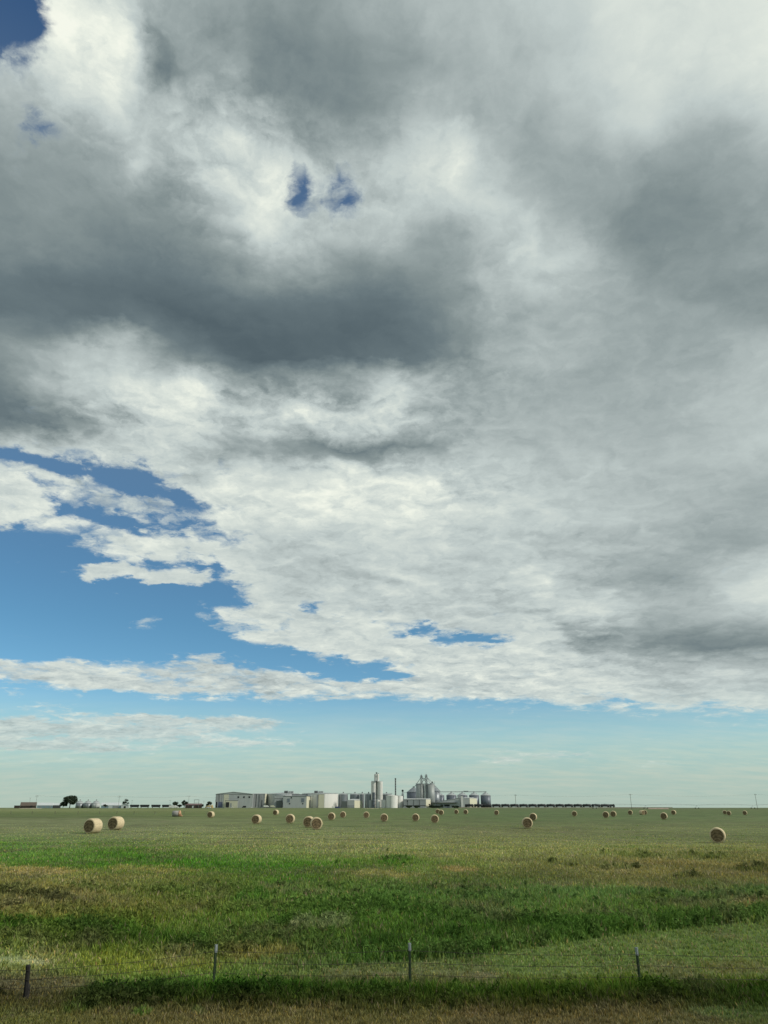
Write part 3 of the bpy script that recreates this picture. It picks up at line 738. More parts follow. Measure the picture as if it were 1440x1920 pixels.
# centre column, top, bottom in photograph rows; turn of the axis away from the view direction; label
BALES = [
 (1352, 1551, 1581, 18, 'big round bale alone at the far right of the field, nearest of all the bales'),
 (169, 1534, 1563, 24, 'big round bale at the left, the nearer and left one of a close pair'),
 (213, 1530.5, 1556.5, 22, 'round bale just right of and behind the big bale at far left'),
 (592, 1531.5, 1556, -6, 'front one of the two touching bales left of centre, overlapping the bale behind it'),
 (578, 1530, 1552, 8, 'round bale half hidden behind the left side of the front bale of the touching pair'),
 (990.5, 1532, 1553.5, 4, 'round bale right of centre seen end on, in front of a smaller bale'),
 (1001, 1524, 1539, 12, 'smaller round bale peeking out behind the end-on bale right of centre'),
 (479.5, 1527, 1545, 10, 'round bale standing alone below the long grey warehouse, with its side lit'),
 (543, 1526, 1544, 4, 'round bale between the lone warehouse bale and the touching pair'),
 (720, 1525, 1541, -2, 'round bale in the middle of the field below the slim chimney'),
 (779.5, 1525, 1540, 4, 'round bale below the twin tall silos, left of another its size'),
 (815.5, 1527, 1543.5, 2, 'round bale below the silo group, in front of two smaller bales to its right'),
 (621, 1523, 1538, 4, 'round bale just right of and behind the touching pair'),
 (642.5, 1521, 1533.5, 0, 'small round bale next to and right of the one behind the touching pair'),
 (686.5, 1521.5, 1534, -2, 'small round bale below the tower of concrete silos'),
 (394, 1521, 1533.5, 16, 'small round bale below the left corner of the grey warehouse'),
 (516.5, 1518, 1528.5, 18, 'small distant round bale below the front of the second plant building'),
 (827.5, 1518, 1528.5, 6, 'small distant round bale overlapping a fainter one behind its left edge'),
 (821, 1516.5, 1526, 4, 'tiny distant bale mostly hidden behind the left edge of another'),
 (856, 1517.5, 1526.5, 6, 'left one of two tiny bales below the row of grain bins'),
 (873.5, 1517.5, 1527, 8, 'right one of two tiny bales below the row of grain bins'),
 (931.5, 1518.5, 1528.5, 6, 'small bale alone below the last grain bin on the right'),
 (1078, 1520, 1531, 6, 'small bale alone below the middle of the black tank train'),
 (1137.5, 1521, 1534, 12, 'small bale below the right end of the train, left and nearer one of two'),
 (1151.5, 1520, 1532, 14, 'small bale touching the right side of the one below the end of the train'),
 (1183, 1518.5, 1528, 14, 'tiny bale at the foot of the middle right-hand power pole'),
 (1205, 1519, 1528, -28, 'tiny bale turned to show its pale side, in front of a darker one'),
 (1210.5, 1518.5, 1527.5, 10, 'tiny dark bale behind the right edge of the one turned sideways'),
 (1247, 1523, 1537, 16, 'medium bale on the right, nearer than the tiny one right above it'),
 (1264.5, 1518.5, 1528, 20, 'tiny dark bale behind and right of the medium bale on the right'),
 (1360.5, 1519, 1527, 10, 'tiny bale half hidden by its neighbour above the big lone bale'),
 (1368.5, 1520, 1529, 18, 'tiny bale in front of another, above the big lone bale at right'),
 (1398.5, 1519.5, 1528.5, 18, 'tiny bale nearest to the right edge of the field'),
]
proto = None
for (cx, yt, yb, turn, lab) in BALES:
    p = hit(cx, yb)
    top = P(cx, yt, p.y)
    dia = min(1.85, max(1.3, top.z - p.z))
    if proto is None: b_ = proto = make_bale(lab)
    else: b_ = copy_tree(proto); b_['label'] = lab
    az = math.atan2(p.x, p.y)
    view = -az                       # rotation that points the axis along the line of sight
    b_.rotation_euler = (0, 0, view * .35 - R(turn))
    b_.scale = (dia, 1.35 + .12 * random.random(), dia)
    b_.location = p + Vector((0, .55, 0))
# the bale with the torn orange wrap
p = hit(331.5, 1531)
t = thing('hay_bale', p, 'weathered grey bale with torn orange wrap hanging off its right end', 'hay bale', 'round hay bales scattered over the field')
d = 1.5
def lying(mb, x0, x1, r, z, n=24, wob=0.0):
    return mb.quad_strip([[(p.x + x, p.y + r * q * math.cos(2 * math.pi * k / n), p.z + z + r * q * math.sin(2 * math.pi * k / n)) for k in range(n)] for x, q in ((x1, .85), (x1 - .06, 1), (x0 + .06, 1), (x0, .85))])
lying(MB(), -1.25, .55, .78, .74).build('net_wrap', M_GREYWRAP, t, True)
mb = MB()
lying(mb, .5, .95, .80, .76)
for k in range(9):
    a = 1.25 * k - 1; mb.tube((p.x + .9, p.y - .6 + .15 * k, p.z + 1.3 - .1 * k), (p.x + .95 + .35 * (k % 3), p.y - .8 + .1 * k, p.z + .05), .13, 5, .05)
mb.build('torn_wrap', M_ORANGE, t, True)

# ------------------------------------------------------------------ wire fence by the road
M_TPOST = mat('green_steel_post', (.045, .075, .035), .6, .2, 8)
M_TIP = mat('pale_post_tip', (.34, .38, .38), .6, .1, 8)
M_WOODP = mat('dark_wooden_post', (.011, .010, .008), .9, .3, 12, stretch=(1, 1, .2))
M_WIRE = mat('rusty_wire', (.035, .028, .02), .7, .2, 6)
fence = thing('wire_fence', (0, 22.5, -1.3), 'three strand barbed wire fence of thin posts crossing the foreground grass', 'fence')
FP = []
for (bx, by, ty, kind) in [(-330, 1872, 1785, 't'), (49, 1880, 1809, 'w'), (400, 1856, 1771, 't'), (769, 1862, 1768, 't'), (1202, 1864, 1776, 't'), (1600, 1868, 1776, 't')]:
    q_ = hit(bx, by - 6); top = P(bx, ty, q_.y).z; lean = (P(50.5, ty, q_.y).x - q_.x) * .85
    if kind == 'w':
        m_ = MB(); m_.quad_strip([[(q_.x + r * math.cos(k * .785) + s + lean * max(0, (z - q_.z) / (top - q_.z)), q_.y + r * math.sin(k * .785), z) for k in range(8)] for r, z, s in ((.085, q_.z - .1, 0), (.075, q_.z + .25, .01), (.055, (q_.z + top) / 2, .0), (.06, top - .03, .02), (.045, top, .02))])
        po = m_.build('post', M_WOODP, fence); po['label'] = 'black wooden post leaning at the left'
    else:
        m_ = MB()
        m_.box(q_.x - .035, q_.x + .035, q_.y - .004, q_.y + .004, q_.z - .1, top - .18)
        m_.box(q_.x - .005, q_.x + .005, q_.y - .045, q_.y - .005, q_.z - .1, top - .18)
        for k in range(9): m_.box(q_.x - .018, q_.x + .018, q_.y + .006, q_.y + .016, q_.z + .2 + .1 * k, q_.z + .225 + .1 * k)
        po = m_.build('post', M_TPOST, fence)
        m_ = MB(); m_.box(q_.x - .038, q_.x + .038, q_.y - .007, q_.y + .007, top - .18, top)
        m_.box(q_.x - .008, q_.x + .008, q_.y - .05, q_.y - .008, top - .18, top); m_.build('post_tip', M_TIP, po)
    FP.append((q_.x, q_.y - .06, top, q_.z))
for frac in (.16, .42, .68):
    m_ = MB()
    for a, b in zip(FP[:-1], FP[1:]):
        za, zb = [w_[2] - frac * (w_[2] - w_[3]) for w_ in (a, b)]
        pts = [Vector((a[0] + (b[0] - a[0]) * s, a[1] + (b[1] - a[1]) * s, za + (zb - za) * s - .05 * math.sin(math.pi * s) + .006 * math.sin(40 * s + frac * 9))) for s in np.linspace(0, 1, 17)]
        for u, v in zip(pts[:-1], pts[1:]): m_.tube(u, v, .0045, 4)
        for s in np.linspace(.03, .97, 34):
            i = s * 16; k = int(i); c = pts[k].lerp(pts[k + 1], i - k)
            m_.tube(c + Vector((-.006, 0, -.016)), c + Vector((.006, 0, .016)), .003, 3)
    m_.build('wire', M_WIRE, fence)
# thin posts of a fence far across the field
far_f = thing('wire_fence', hit(190, 1525), 'faint row of thin distant posts in the grass behind the left bale pair', 'fence')
M_OLDPOST = mat('old_grey_post', (.10, .09, .07), .9, .2, 5)
fp = []
for bx in (20, 60, 103, 146, 186, 219, 251, 290, 345, 388):
    q_ = hit(bx, 1526.5 + .002 * bx); MB().tube(q_ - Vector((0, 0, .1)), q_ + Vector((random.uniform(-.04, .04), 0, 1.05)), .07, 6).build('post', M_OLDPOST, far_f); fp.append(q_)
m_ = MB()
for a, b in zip(fp[:-1], fp[1:]):
    for z in (.5, .95): m_.tube(a + Vector((0, -.08, z)), b + Vector((0, -.08, z)), .008, 4)
m_.build('wire', M_WIRE, far_f)

# the pale bare patch by the dark post
# ------------------------------------------------------------------ power poles
M_POLE = mat('weathered_pole', (.13, .12, .10), .9, .2, 3, stretch=(1, 1, .1))
def pole(cx, yb, yt, D, label, arm=2.4, arms=1, lean=0.0, wires=True):
    b = P(cx, yb, D); h = P(cx, yt, D).z - b.z
    t = thing('utility_pole', b, label, 'utility pole', 'wooden utility poles along the horizon')
    MB().tube(b - Vector((0, 0, .5)), b + Vector((lean, 0, h)), .17 * max(1, h / 14), 8, .12).build('shaft', M_POLE, t)
    for k in range(arms):
        z = h - .7 - 1.3 * k
        o = MB().box(b.x - arm / 2, b.x + arm / 2, b.y - .38, b.y - .20, b.z + z - .09, b.z + z + .09).build('crossarm', M_POLE, t)
        m_ = MB()
        for s in (-.46, -.2, .2, .46): m_.lathe(b.x + s * arm, b.y - .29, [(.05, b.z + z + .09), (.07, b.z + z + .2), (.03, b.z + z + .3)], 6)
        m_.build('insulator', M_TIP, o)
    return (b, h)
PR = [pole(cx, yb, yt, 650, lab, 2.2, 1) for cx, yb, yt, lab in [
    (967.5, 1512, 1489.5, 'slim utility pole standing alone behind the black tank train'),
    (1184.5, 1516, 1488.5, 'utility pole just right of the train, at the left end of the irrigation frame'),
    (1420.5, 1517, 1488.5, 'utility pole closest to the right edge, leaning slightly'),
    (1665, 1517.5, 1488, 'utility pole beyond the right edge of the field')]]
PL = [pole(66, 1514, 1491, 1100, 'utility pole with crossarm above the brown barn at far left', 5, 2),
      pole(54, 1514, 1495.5, 1350, 'faint thin pole left of the crossarm pole by the brown barn', 3, 1),
      pole(221.5, 1514, 1492, 1100, 'tall pole with crossarms over the white farm sheds', 5, 2),
      pole(246.5, 1513, 1500, 1400, 'short thin pole right of the white farm sheds', 4, 1),
      pole(318, 1513, 1500, 1400, 'short thin pole left of the round dark tree by the rail cars', 4, 1),
      pole(352.5, 1514, 1492, 1100, 'tall pole with a wide crossarm over the brown low building', 6, 1),
      pole(381.5, 1513, 1501.5, 1400, 'short thin pole left of the big grey warehouse', 4, 1)]
def wire_run(pts, r, label, sag):
    m_ = MB()
    for off in (-.9, .9):
        for (a, ha), (b, hb) in zip(pts[:-1], pts[1:]):
            A, B = a + Vector((off * .6, -.3, ha - .4)), b + Vector((off * .6, -.3, hb - .4 + off * .3))
            q = [A.lerp(B, s) - Vector((0, 0, sag * 4 * s * (1 - s))) for s in np.linspace(0, 1, 13)]
            for u, v in zip(q[:-1], q[1:]): m_.tube(u, v, r, 3)
    tag(m_.build('overhead_wire', M_POLE), label, 'power line')
bL = P(700, 1512, 650); wire_run([(bL, PR[0][1])] + PR, .016, 'thin power wires strung between the poles over the train and the irrigation frame', 1.5)
wire_run([PL[0], PL[2], PL[5], (P(500, 1514, 1100), PL[5][1] * .9)], .03, 'faint wires strung between the tall poles over the left farmstead', 2.0)

# ------------------------------------------------------------------ centre pivot irrigation
M_GALV = mat('galvanised_steel', (.34, .37, .38), .5, .1, 2, metal=.3)
D = 790
piv = thing('irrigation_pivot', P(1300, 1517, D), 'long wheeled irrigation frame arching span by span across the right horizon', 'irrigation system')
tw = [1115, 1211, 1307, 1412, 1512, 1612]
base = [P(x, 1516.2, D) for x in tw]
for a, b in zip(base[:-1], base[1:]):
    za = P(1300, 1509.6, D).z
    pts = [Vector((a.x + (b.x - a.x) * s, D, za + .9 * math.sin(math.pi * s))) for s in np.linspace(0, 1, 11)]
    m_ = MB()
    for u, v in zip(pts[:-1], pts[1:]): m_.tube(u, v, .12, 6)
    o = m_.build('span_pipe', M_GALV, piv)
    m_ = MB()
    low = [p_ - Vector((0, 0, 1.1 * math.sin(math.pi * s) * .9)) for p_, s in zip(pts, np.linspace(0, 1, 11))]
    for u, v in zip(low[:-1], low[1:]): m_.tube(u, v, .03, 4)
    for k in range(1, 10): m_.tube(low[k], pts[k] + Vector((0, .6, 0)), .025, 4); m_.tube(low[k], pts[k] - Vector((0, .6, 0)), .025, 4)
    for k in range(1, 10): m_.tube(pts[k], pts[k] - Vector((0, 0, 1.6)), .018, 3)
    m_.build('truss', M_GALV, o)
for b in base:
    za = P(1300, 1509.6, D).z
    m_ = MB()
    for s in (-1, 1):
        m_.tube((b.x, b.y + .1 * s, za), (b.x + 1.6 * s, b.y, b.z + .6), .06, 5)
        m_.tube((b.x, b.y, za), (b.x, b.y + 1.6 * s, b.z + .6), .05, 5)
    m_.tube((b.x - 1.7, b.y, b.z + .6), (b.x + 1.7, b.y, b.z + .6), .08, 5)
    o = m_.build('tower', M_GALV, piv)
    for s in (-1, 1):
        m_ = MB(); m_.tube((b.x + 1.7 * s, b.y - .16, b.z + .55), (b.x + 1.7 * s, b.y + .16, b.z + .55), .55, 14)
        m_.build('wheel', M_WIRE, o)

# ------------------------------------------------------------------ the grain plant
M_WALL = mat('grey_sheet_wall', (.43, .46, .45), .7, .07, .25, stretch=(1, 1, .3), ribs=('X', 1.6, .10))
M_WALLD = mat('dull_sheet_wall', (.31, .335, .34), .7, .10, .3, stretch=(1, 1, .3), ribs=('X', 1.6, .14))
M_CREAMLIT = mat('cream_and_sunlit_wall', (.62, .61, .47), .7, .06, .25, ribs=('Y', 1.8, .08))  # cream paint; as a side wall it has sunlight put into its colour
M_STREAK = mat('streaked_metal_wall', (.22, .235, .24), .5, .1, .45, stretch=(1, 1, .05), second=(.52, .54, .53), ribs=('X', 2.4, .2))
M_ROOFL = mat('pale_sheet_roof', (.42, .44, .43), .6, .06, .3)
M_TRIM = mat('dark_trim', (.07, .075, .075), .7, .1, 1)
M_DARK = mat('dark_opening', (.018, .02, .022), .8, .1, 1)
M_BLUEG = mat('slate_blue_door', (.12, .14, .22), .6, .08, .4)
M_BIN = mat('corrugated_bin_steel', (.28, .31, .33), .45, .14, .35, metal=.35, stretch=(1, 1, .5), ribs=('Z', 1.4, .25))
M_BIND = mat('dark_corrugated_bin_steel', (.15, .175, .21), .5, .14, .4, metal=.3, stretch=(1, 1, .5), ribs=('Z', 1.4, .25))
M_BROOF = mat('bin_roof_steel', (.40, .43, .43), .5, .08, .4, metal=.2)
M_CONC = mat('pale_concrete', (.64, .64, .60), .85, .08, .25, stretch=(1, 1, .25))
M_WHITE = mat('white_tank_paint', (.74, .74, .70), .5, .04, .2, stretch=(1, 1, .2))
M_STEEL = mat('dark_structural_steel', (.12, .135, .13), .6, .15, 1)
M_STACK = mat('banded_chimney_steel', (.10, .12, .12), .6, .3, .5, stretch=(.05, .05, 1))
M_BLACK = mat('black_tank_car_paint', (.016, .018, .022), .45, .2, .5)
M_SOIL = mat('pale_spoil', (.34, .31, .22), .95, .2, .4, bump=.5)

def shed(name, label, cat, x0, x1, ye, yb, D, x2=None, depth=35, wall=None, side=None, roof=None, ridge=None, group=None, ridge_x=None):
    """building: front wall from x0 to x1, side wall seen from x1 to x2; ridge = row of the roof top, ridge_x = where the gable peaks on the front"""
    wall = wall or M_WALL; side = side or wall; roof = roof or M_ROOFL
    A, B = P(x0, yb, D), P(x1, yb, D)
    C = P(x2, yb, D + depth) if x2 is not None else B + Vector((0, depth, 0))
    Dd = A + (C - B)
    z0, z1 = min(A.z, float(terrain((A.x + B.x) / 2, D))) - .6, P(x1, ye, D).z
    t = thing(name, ((A + B) / 2) * 1.0, label, cat, group)
    top = z1
    f = [(A.x, A.y), (B.x, B.y), (C.x, C.y), (Dd.x, Dd.y)]
    if ridge_x is not None:                                # gable end towards the camera
        zr = P(ridge_x, ridge, D).z; u = (ridge_x - x0) / (x1 - x0)
        m_ = MB(); R0 = A.lerp(B, u); R1 = Dd.lerp(C, u)
        i = 0; m_.v += [(A.x, A.y, z0), (B.x, B.y, z0), (B.x, B.y, z1), (R0.x, R0.y, zr), (A.x, A.y, z1), (C.x, C.y, z0), (Dd.x, Dd.y, z0), (C.x, C.y, z1), (R1.x, R1.y, zr), (Dd.x, Dd.y, z1)]
        m_.f += [(0, 1, 2, 3, 4), (5, 6, 9, 8, 7), (6, 0, 4, 9)]
        m_.build('wall', wall, t)
        s_ = MB(); s_.v += [(B.x, B.y, z0), (C.x, C.y, z0), (C.x, C.y, z1), (B.x, B.y, z1)]; s_.f.append((0, 1, 2, 3)); s_.build('side_wall', side, t)
        r = MB(); o_ = .5
        for p0, p1, q0, q1 in ((A, R0, Dd, R1), (R0, B, R1, C)):
            za, zb = (z1, zr) if p0 is A else (zr, z1)
            r.v += [(p0.x, p0.y - o_, za + .05), (p1.x, p1.y - o_, zb + .05), (q1.x, q1.y, zb + .05), (q0.x, q0.y, za + .05),
                    (p0.x, p0.y - o_, za + .5), (p1.x, p1.y - o_, zb + .5), (q1.x, q1.y, zb + .5), (q0.x, q0.y, za + .5)]
            b = len(r.v) - 8
            r.f += [tuple(b + k for k in q) for q in ((3, 2, 1, 0), (4, 5, 6, 7), (0, 1, 5, 4), (1, 2, 6, 5), (2, 3, 7, 6), (3, 0, 4, 7))]
        r.build('roof', roof, t)
    else:
        MB().prism(f, z0, z1).build('wall', wall, t)
        if side is not wall:
            n = Vector((C.y - B.y, -(C.x - B.x), 0)).normalized() * .12
            B2, C2 = B + n * 3, C + n * 3
            MB().prism([(B.x + .05, B.y + .1), (C.x + .05, C.y - .1), (C2.x, C2.y - .1), (B2.x, B2.y + .1)], z0, z1 - .1).build('side_panel', side, t)
        m = MB(); ctr = ((A + C) / 2)
        g = [((p[0] - ctr.x) * 1.02 + ctr.x, (p[1] - ctr.y) * 1.02 + ctr.y) for p in f]
        if ridge is not None: m.prism(g, z1 + .02, z1 + .3); m.gable(g[0], g[1], g[2], g[3], z1 + .31, P(x0, ridge, D + depth / 2).z)
        else: m.prism(g, z1 + .02, z1 + .55)
        m.build('roof', roof, t)
    return t

def panel(t, name, x0, x1, y0, y1, D, m, out=.18, deep=.14, label=None):
    a, b = P(x0, y1, D), P(x1, y0, D)
    o = MB().box(min(a.x, b.x), max(a.x, b.x), D - out, D - out + deep, a.z, b.z).build(name, m, t)
    if label: o['label'] = label
    return o

PD = 1300
# the big grey warehouse
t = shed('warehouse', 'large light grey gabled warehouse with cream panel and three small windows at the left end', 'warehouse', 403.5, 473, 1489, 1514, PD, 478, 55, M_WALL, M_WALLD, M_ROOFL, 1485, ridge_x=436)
panel(t, 'corner_strip', 403.8, 408, 1489.6, 1503.5, PD, M_WALLD); panel(t, 'corner_door', 403.8, 407.6, 1503.6, 1514, PD, M_DARK)
panel(t, 'bay_panel', 408.6, 417.2, 1489.6, 1503.4, PD, M_STREAK); panel(t, 'dock_door', 408.6, 417.2, 1503.7, 1514, PD, M_BLUEG, .3, label='slate blue loading door')
panel(t, 'cream_panel', 418.5, 429.4, 1489.4, 1513.5, PD, M_CREAMLIT, .25, label='tall cream wall panel')
for x in (447, 457.5, 467.6): panel(t, 'window', x - 1.5, x + 1.5, 1493, 1496.2, PD, M_DARK)
panel(t, 'low_door', 455.5, 461.5, 1511, 1514, PD, M_DARK)
panel(t, 'eave_trim', 403.6, 473, 1489.0, 1489.5, PD, M_TRIM, .3, .05)
po = shed('loading_porch', 'small cream porch with dark open bays in front of the grey warehouse', 'porch', 421, 445, 1501.5, 1514, PD - 9, 446, 7, M_CREAMLIT, M_WALLD, M_TRIM)
panel(po, 'open_bay', 423, 430, 1504, 1514, PD - 9, M_DARK); panel(po, 'roller_door', 431, 434.5, 1506, 1514, PD - 9, M_WALLD); panel(po, 'grey_frame', 422, 423, 1501.7, 1514, PD - 9, M_TRIM)
t = shed('storage_annex', 'streaked silvery storage annex with sunlit cream end joined to the right of the warehouse', 'annex', 472.5, 495.5, 1488.6, 1513, PD + 14, 501, 30, M_STREAK, M_CREAMLIT, M_ROOFL, 1487.5)  # right end: sunlit tone put into the side colour
panel(t, 'dark_bay', 479, 481.5, 1489.5, 1513, PD + 14, M_TRIM); panel(t, 'vent_pipe', 486, 486.8, 1489.5, 1513, PD + 14, M_TRIM, .6, .5); panel(t, 'dark_opening', 490, 492, 1500, 1513, PD + 14, M_DARK)

# tank halls of the second complex
def tank(name, label, x0, x1, ytop, yb, D, m, rise=1.2, n=36, cap=None, group=None, roofm=None, ring=0, rail=True, cat='storage tank'):
    a, b = P(x0, yb, D), P(x1, yb, D); r = (b.x - a.x) / 2; cx = (a.x + b.x) / 2
    z0, z1 = min(a.z, float(terrain(cx, D))) - .6, P(x0, ytop, D).z
    t = thing(name, (cx, D, a.z), label, cat, group)
    MB().lathe(cx, D, [(r, z0), (r, z1)], n).build('shell', m, t, False)
    zr = z1 + rise
    MB().lathe(cx, D, [(r * 1.015, z1 + .02), (r * 1.015, z1 + .3), (r * .08, zr), (.02, zr + .02)], n).build('roof', roofm or M_BROOF, t)
    if cap:
        c_ = MB(); c_.lathe(cx, D, [(.9, zr + .03), (.9, zr + 1.2), (1.3, zr + 1.25), (.1, zr + 2.0)], 10); c_.build('roof_vent', M_STEEL, t)
    if rail:
        m_ = MB(); k = 20
        for i in range(k):
            th = 2 * math.pi * i / k; th2 = 2 * math.pi * (i + 1) / k
            pa, pb = Vector((cx + r * math.cos(th), D + r * math.sin(th), z1 + .3)), Vector((cx + r * math.cos(th2), D + r * math.sin(th2), z1 + .3))
            m_.tube(pa, pa + Vector((0, 0, 1.0)), .05, 3); m_.tube(pa + Vector((0, 0, 1)), pb + Vector((0, 0, 1)), .05, 3)
        m_.build('guard_rail', M_STEEL, t)
    if ring:
        for k in range(1, ring + 1):
            z = z0 + (z1 - z0) * k / (ring + 1); MB().lathe(cx, D, [(r + .02, z - .12), (r + .14, z - .1), (r + .14, z + .1), (r + .02, z + .12)], n).build('stiffener_band', m, t)
    # a ladder down the front
    m_ = MB(); th = -1.9; lx, ly = cx + (r + .25) * math.cos(th), D + (r + .25) * math.sin(th)
    for s in (-.25, .25): m_.tube((lx + s, ly, z0 + .6), (lx + s, ly, z1 + .9), .05, 4)
    for k in range(int((z1 - z0) / .9)): m_.tube((lx - .25, ly, z0 + .8 + .9 * k), (lx + .25, ly, z0 + .8 + .9 * k), .04, 3)
    m_.build('ladder', M_STEEL, t)
    return t

M_TANKG = mat('grey_tank_paint', (.42, .45, .45), .6, .07, .2, stretch=(1, 1, .2))
tank('storage_tank', 'broad grey tank, leftmost of the low roofed tanks behind the second plant building', 500, 560, 1489, 1513, PD + 45, M_TANKG, 2.6, 48)
tank('storage_tank', 'broad pale tank with white right side behind the power pole', 566, 634, 1488.5, 1513, PD + 48, M_WHITE, 2.2, 48)
shed('back_hall', 'long low pale hall filling the gap between the two broad tanks', 'hall', 545, 597, 1489.8, 1513, PD + 24, 598, 12, M_WALL, M_WALL, M_TRIM)
t = shed('process_hall', 'flat grey hall with pipework left of the windowed building', 'hall', 514, 534, 1492, 1513, PD + 6, 537, 20, M_WALL, M_WALL)
for x, y0 in ((518, 1502), (521.5, 1504), (527, 1500)): panel(t, 'pipe_riser', x, x + .8, y0, 1513, PD + 6, M_TRIM, .8, .6)
panel(t, 'dark_bay', 523, 526.5, 1506, 1513, PD + 6, M_DARK); panel(t, 'band', 514, 534, 1497, 1497.6, PD + 6, M_TRIM)
t = shed('pipe_rack', 'dark pipe rack frame in front of the flat grey hall', 'pipe rack', 518, 529, 1502, 1503.2, PD - 4, 529.5, 4, M_STEEL, M_STEEL, M_STEEL)
for x in (518.3, 523, 528): panel(t, 'post', x, x + .8, 1503, 1514, PD - 4, M_STEEL, .1, .8)
t = shed('plant_building', 'grey two storey plant building with two large and three small windows and sunlit cream right side', 'building', 530.3, 574, 1493, 1514, PD - 12, 581.5, 38, M_WALL, M_CREAMLIT, M_TRIM)  # right side carries the sun's light in its base colour
for x0, x1, y0, y1 in ((538, 544, 1497, 1504.6), (564.3, 571.3, 1496.3, 1504.3)): 
    o = panel(t, 'window', x0, x1, y0, y1, PD - 12, M_WALLD); 
    panel(o, 'pane', x0 + .8, x1 - .8, y0 + .7, y1 - .7, PD - 12, mat('tinted_pane', (.16, .19, .22), .3, .1, 1) if 'tinted_pane' not in bpy.data.materials else bpy.data.materials['tinted_pane'], .24, .05)
for x, y in ((546.3, 1495.8), (543, 1507), (567.7, 1507)): panel(t, 'small_window', x - 1.2, x + 1.2, y - 1.2, y + 1.1, PD - 12, M_DARK)
t = shed('cream_block', 'tall cream and grey block between the windowed building and the white tank', 'building', 596.5, 607.5, 1489.3, 1513, PD + 8, 608, 14, M_CREAMLIT, M_WALL)
panel(t, 'edge_strip', 593.2, 596.3, 1489.8, 1513, PD + 8, M_WALLD, .2, 9)
for x0, x1, lab in ((532.5, 550, 'rooftop machinery box on the left broad tank'), (589, 606, 'rooftop machinery box above the cream block')):
    a, b = P(x0, 1488.2, PD + 30), P(x1, 1482.5, PD + 30)
    t = thing('rooftop_unit', a, lab, 'rooftop unit', 'rooftop machinery boxes')
    MB().box(a.x, a.x + (b.x - a.x) * .42, a.y, a.y + 7, a.z - 1.5, b.z).build('housing', M_WALLD, t)
    MB().box(a.x + (b.x - a.x) * .5, b.x, a.y, a.y + 6, a.z - 1.5, b.z - .8).build('louvre_box', M_STREAK, t)
    MB().box(a.x - 1, b.x + 1, a.y - .5, a.y + 8, a.z - 2.6, a.z - 1.55).build('deck', M_TRIM, t)
    MB().box(a.x + .6, a.x + (b.x - a.x) * .36, a.y - .1, a.y - .02, a.z, b.z - 1).build('grille', M_TRIM, t)
pole(582, 1517, 1492.5, 1200, 'utility pole with low crossbar in front of the sunlit cream sided building', 9, 1)

# small yard things
def truck(label, x, yb, D, L, cab, box, h=3.0, name='box_truck'):
    b = P(x, yb, D); t = thing(name, b, label, 'truck')
    MB().box(b.x - L / 2, b.x + L * .22, D, D + 2.4, b.z + .9, b.z + h).build('cargo_box', box, t)
    m_ = MB(); m_.quad_strip([[(b.x + L * .26, D + y, b.z + .7), (b.x + L / 2, D + y, b.z + .7), (b.x + L / 2, D + y, b.z + 1.6), (b.x + L * .44, D + y, b.z + 2.5), (b.x + L * .26, D + y, b.z + 2.5)] for y in (2.3, .1)]); m_.build('cab', cab, t)
    for s in (-.36, -.22, .36):
        MB().tube((b.x + s * L, D - .05, b.z + .5), (b.x + s * L, D + .35, b.z + .5), .5, 12).build('wheel', M_DARK, t)
    return t
M_NAVY = mat('navy_truck_paint', (.05, .06, .16), .4, .1, 1)
truck('small navy blue truck parked below the white tank, left one of two', 626, 1516.5, 1225, 6.5, M_NAVY, M_WHITE, 3.2)
truck('navy blue truck parked below the white tank, right one of two', 633.5, 1516.5, 1225, 8, M_NAVY, M_NAVY, 3.4)
truck('white box truck parked left of the pipe rack', 499, 1514.5, 1262, 8.5, M_WHITE, M_WHITE, 3.6)
truck('cream box trailer truck under the pipe rack', 511, 1514.5, 1262, 7, M_CREAMLIT, M_CREAMLIT, 3.6)

# bins behind, linked by a catwalk
BG = 'low steel grain bins in the middle of the plant'
for i, (x0, x1, ye, yb, lab, dd) in enumerate([
    (634.5, 652, 1489.8, 1511, 'grey steel bin right beside the white tank, first of the middle bins', 50),
    (656, 674.5, 1489.8, 1511, 'grey steel bin behind the small grey building with a sunlit cream side', 52),
    (674.7, 683.2, 1489.8, 1511, 'narrow grey bin second from the left of the concrete silo tower', 44),
    (684, 698, 1490, 1513, 'tall blue-grey bin just left of the dark column', 22),
    (702, 714, 1490, 1511, 'grey bin directly under the concrete silo tower', 48),
    (714.5, 735, 1490, 1511, 'grey bin behind the white tanks, right of the concrete silo tower', 50)]):
    tank('grain_bin', lab, x0, x1, ye, yb, PD + dd, M_BIN, 2.4, 28, True, BG, M_BROOF, 0, i != 3, 'grain bin')
a, b = P(636, 1488.4, PD + 50), P(735, 1488.4, PD + 50)
m_ = MB(); m_.tube(a, b, .28, 5); m_.tube(a + Vector((0, 0, 1.1)), b + Vector((0, 0, 1.1)), .08, 4)
for k in range(28): p = a.lerp(b, k / 27); m_.tube(p, p + Vector((0, 0, 1.1)), .06, 4)
for k in (2, 8, 12, 16, 20, 25): p = a.lerp(b, k / 27); m_.tube(p, p - Vector((0, 0, 2.5)), .15, 4)
tag(m_.build('catwalk', M_STEEL), 'thin catwalk running over the roofs of the low middle bins', 'catwalk')
t = shed('pump_house', 'small grey building with a sunlit cream right side before the middle bins', 'building', 651, 664.2, 1501, 1514, PD - 2, 679.5, 26, M_WALL, M_CREAMLIT, M_ROOFL, 1498)  # sunlight on the right face is painted as a lighter colour
panel(t, 'lower_band', 651.3, 664, 1509.5, 1514, PD - 2, M_WALLD)
t = shed('equipment_frame', 'low dark open frame left of the small grey building', 'frame', 640.5, 651, 1503, 1505, PD - 8, 651.3, 5, M_STEEL, M_STEEL, M_STEEL)
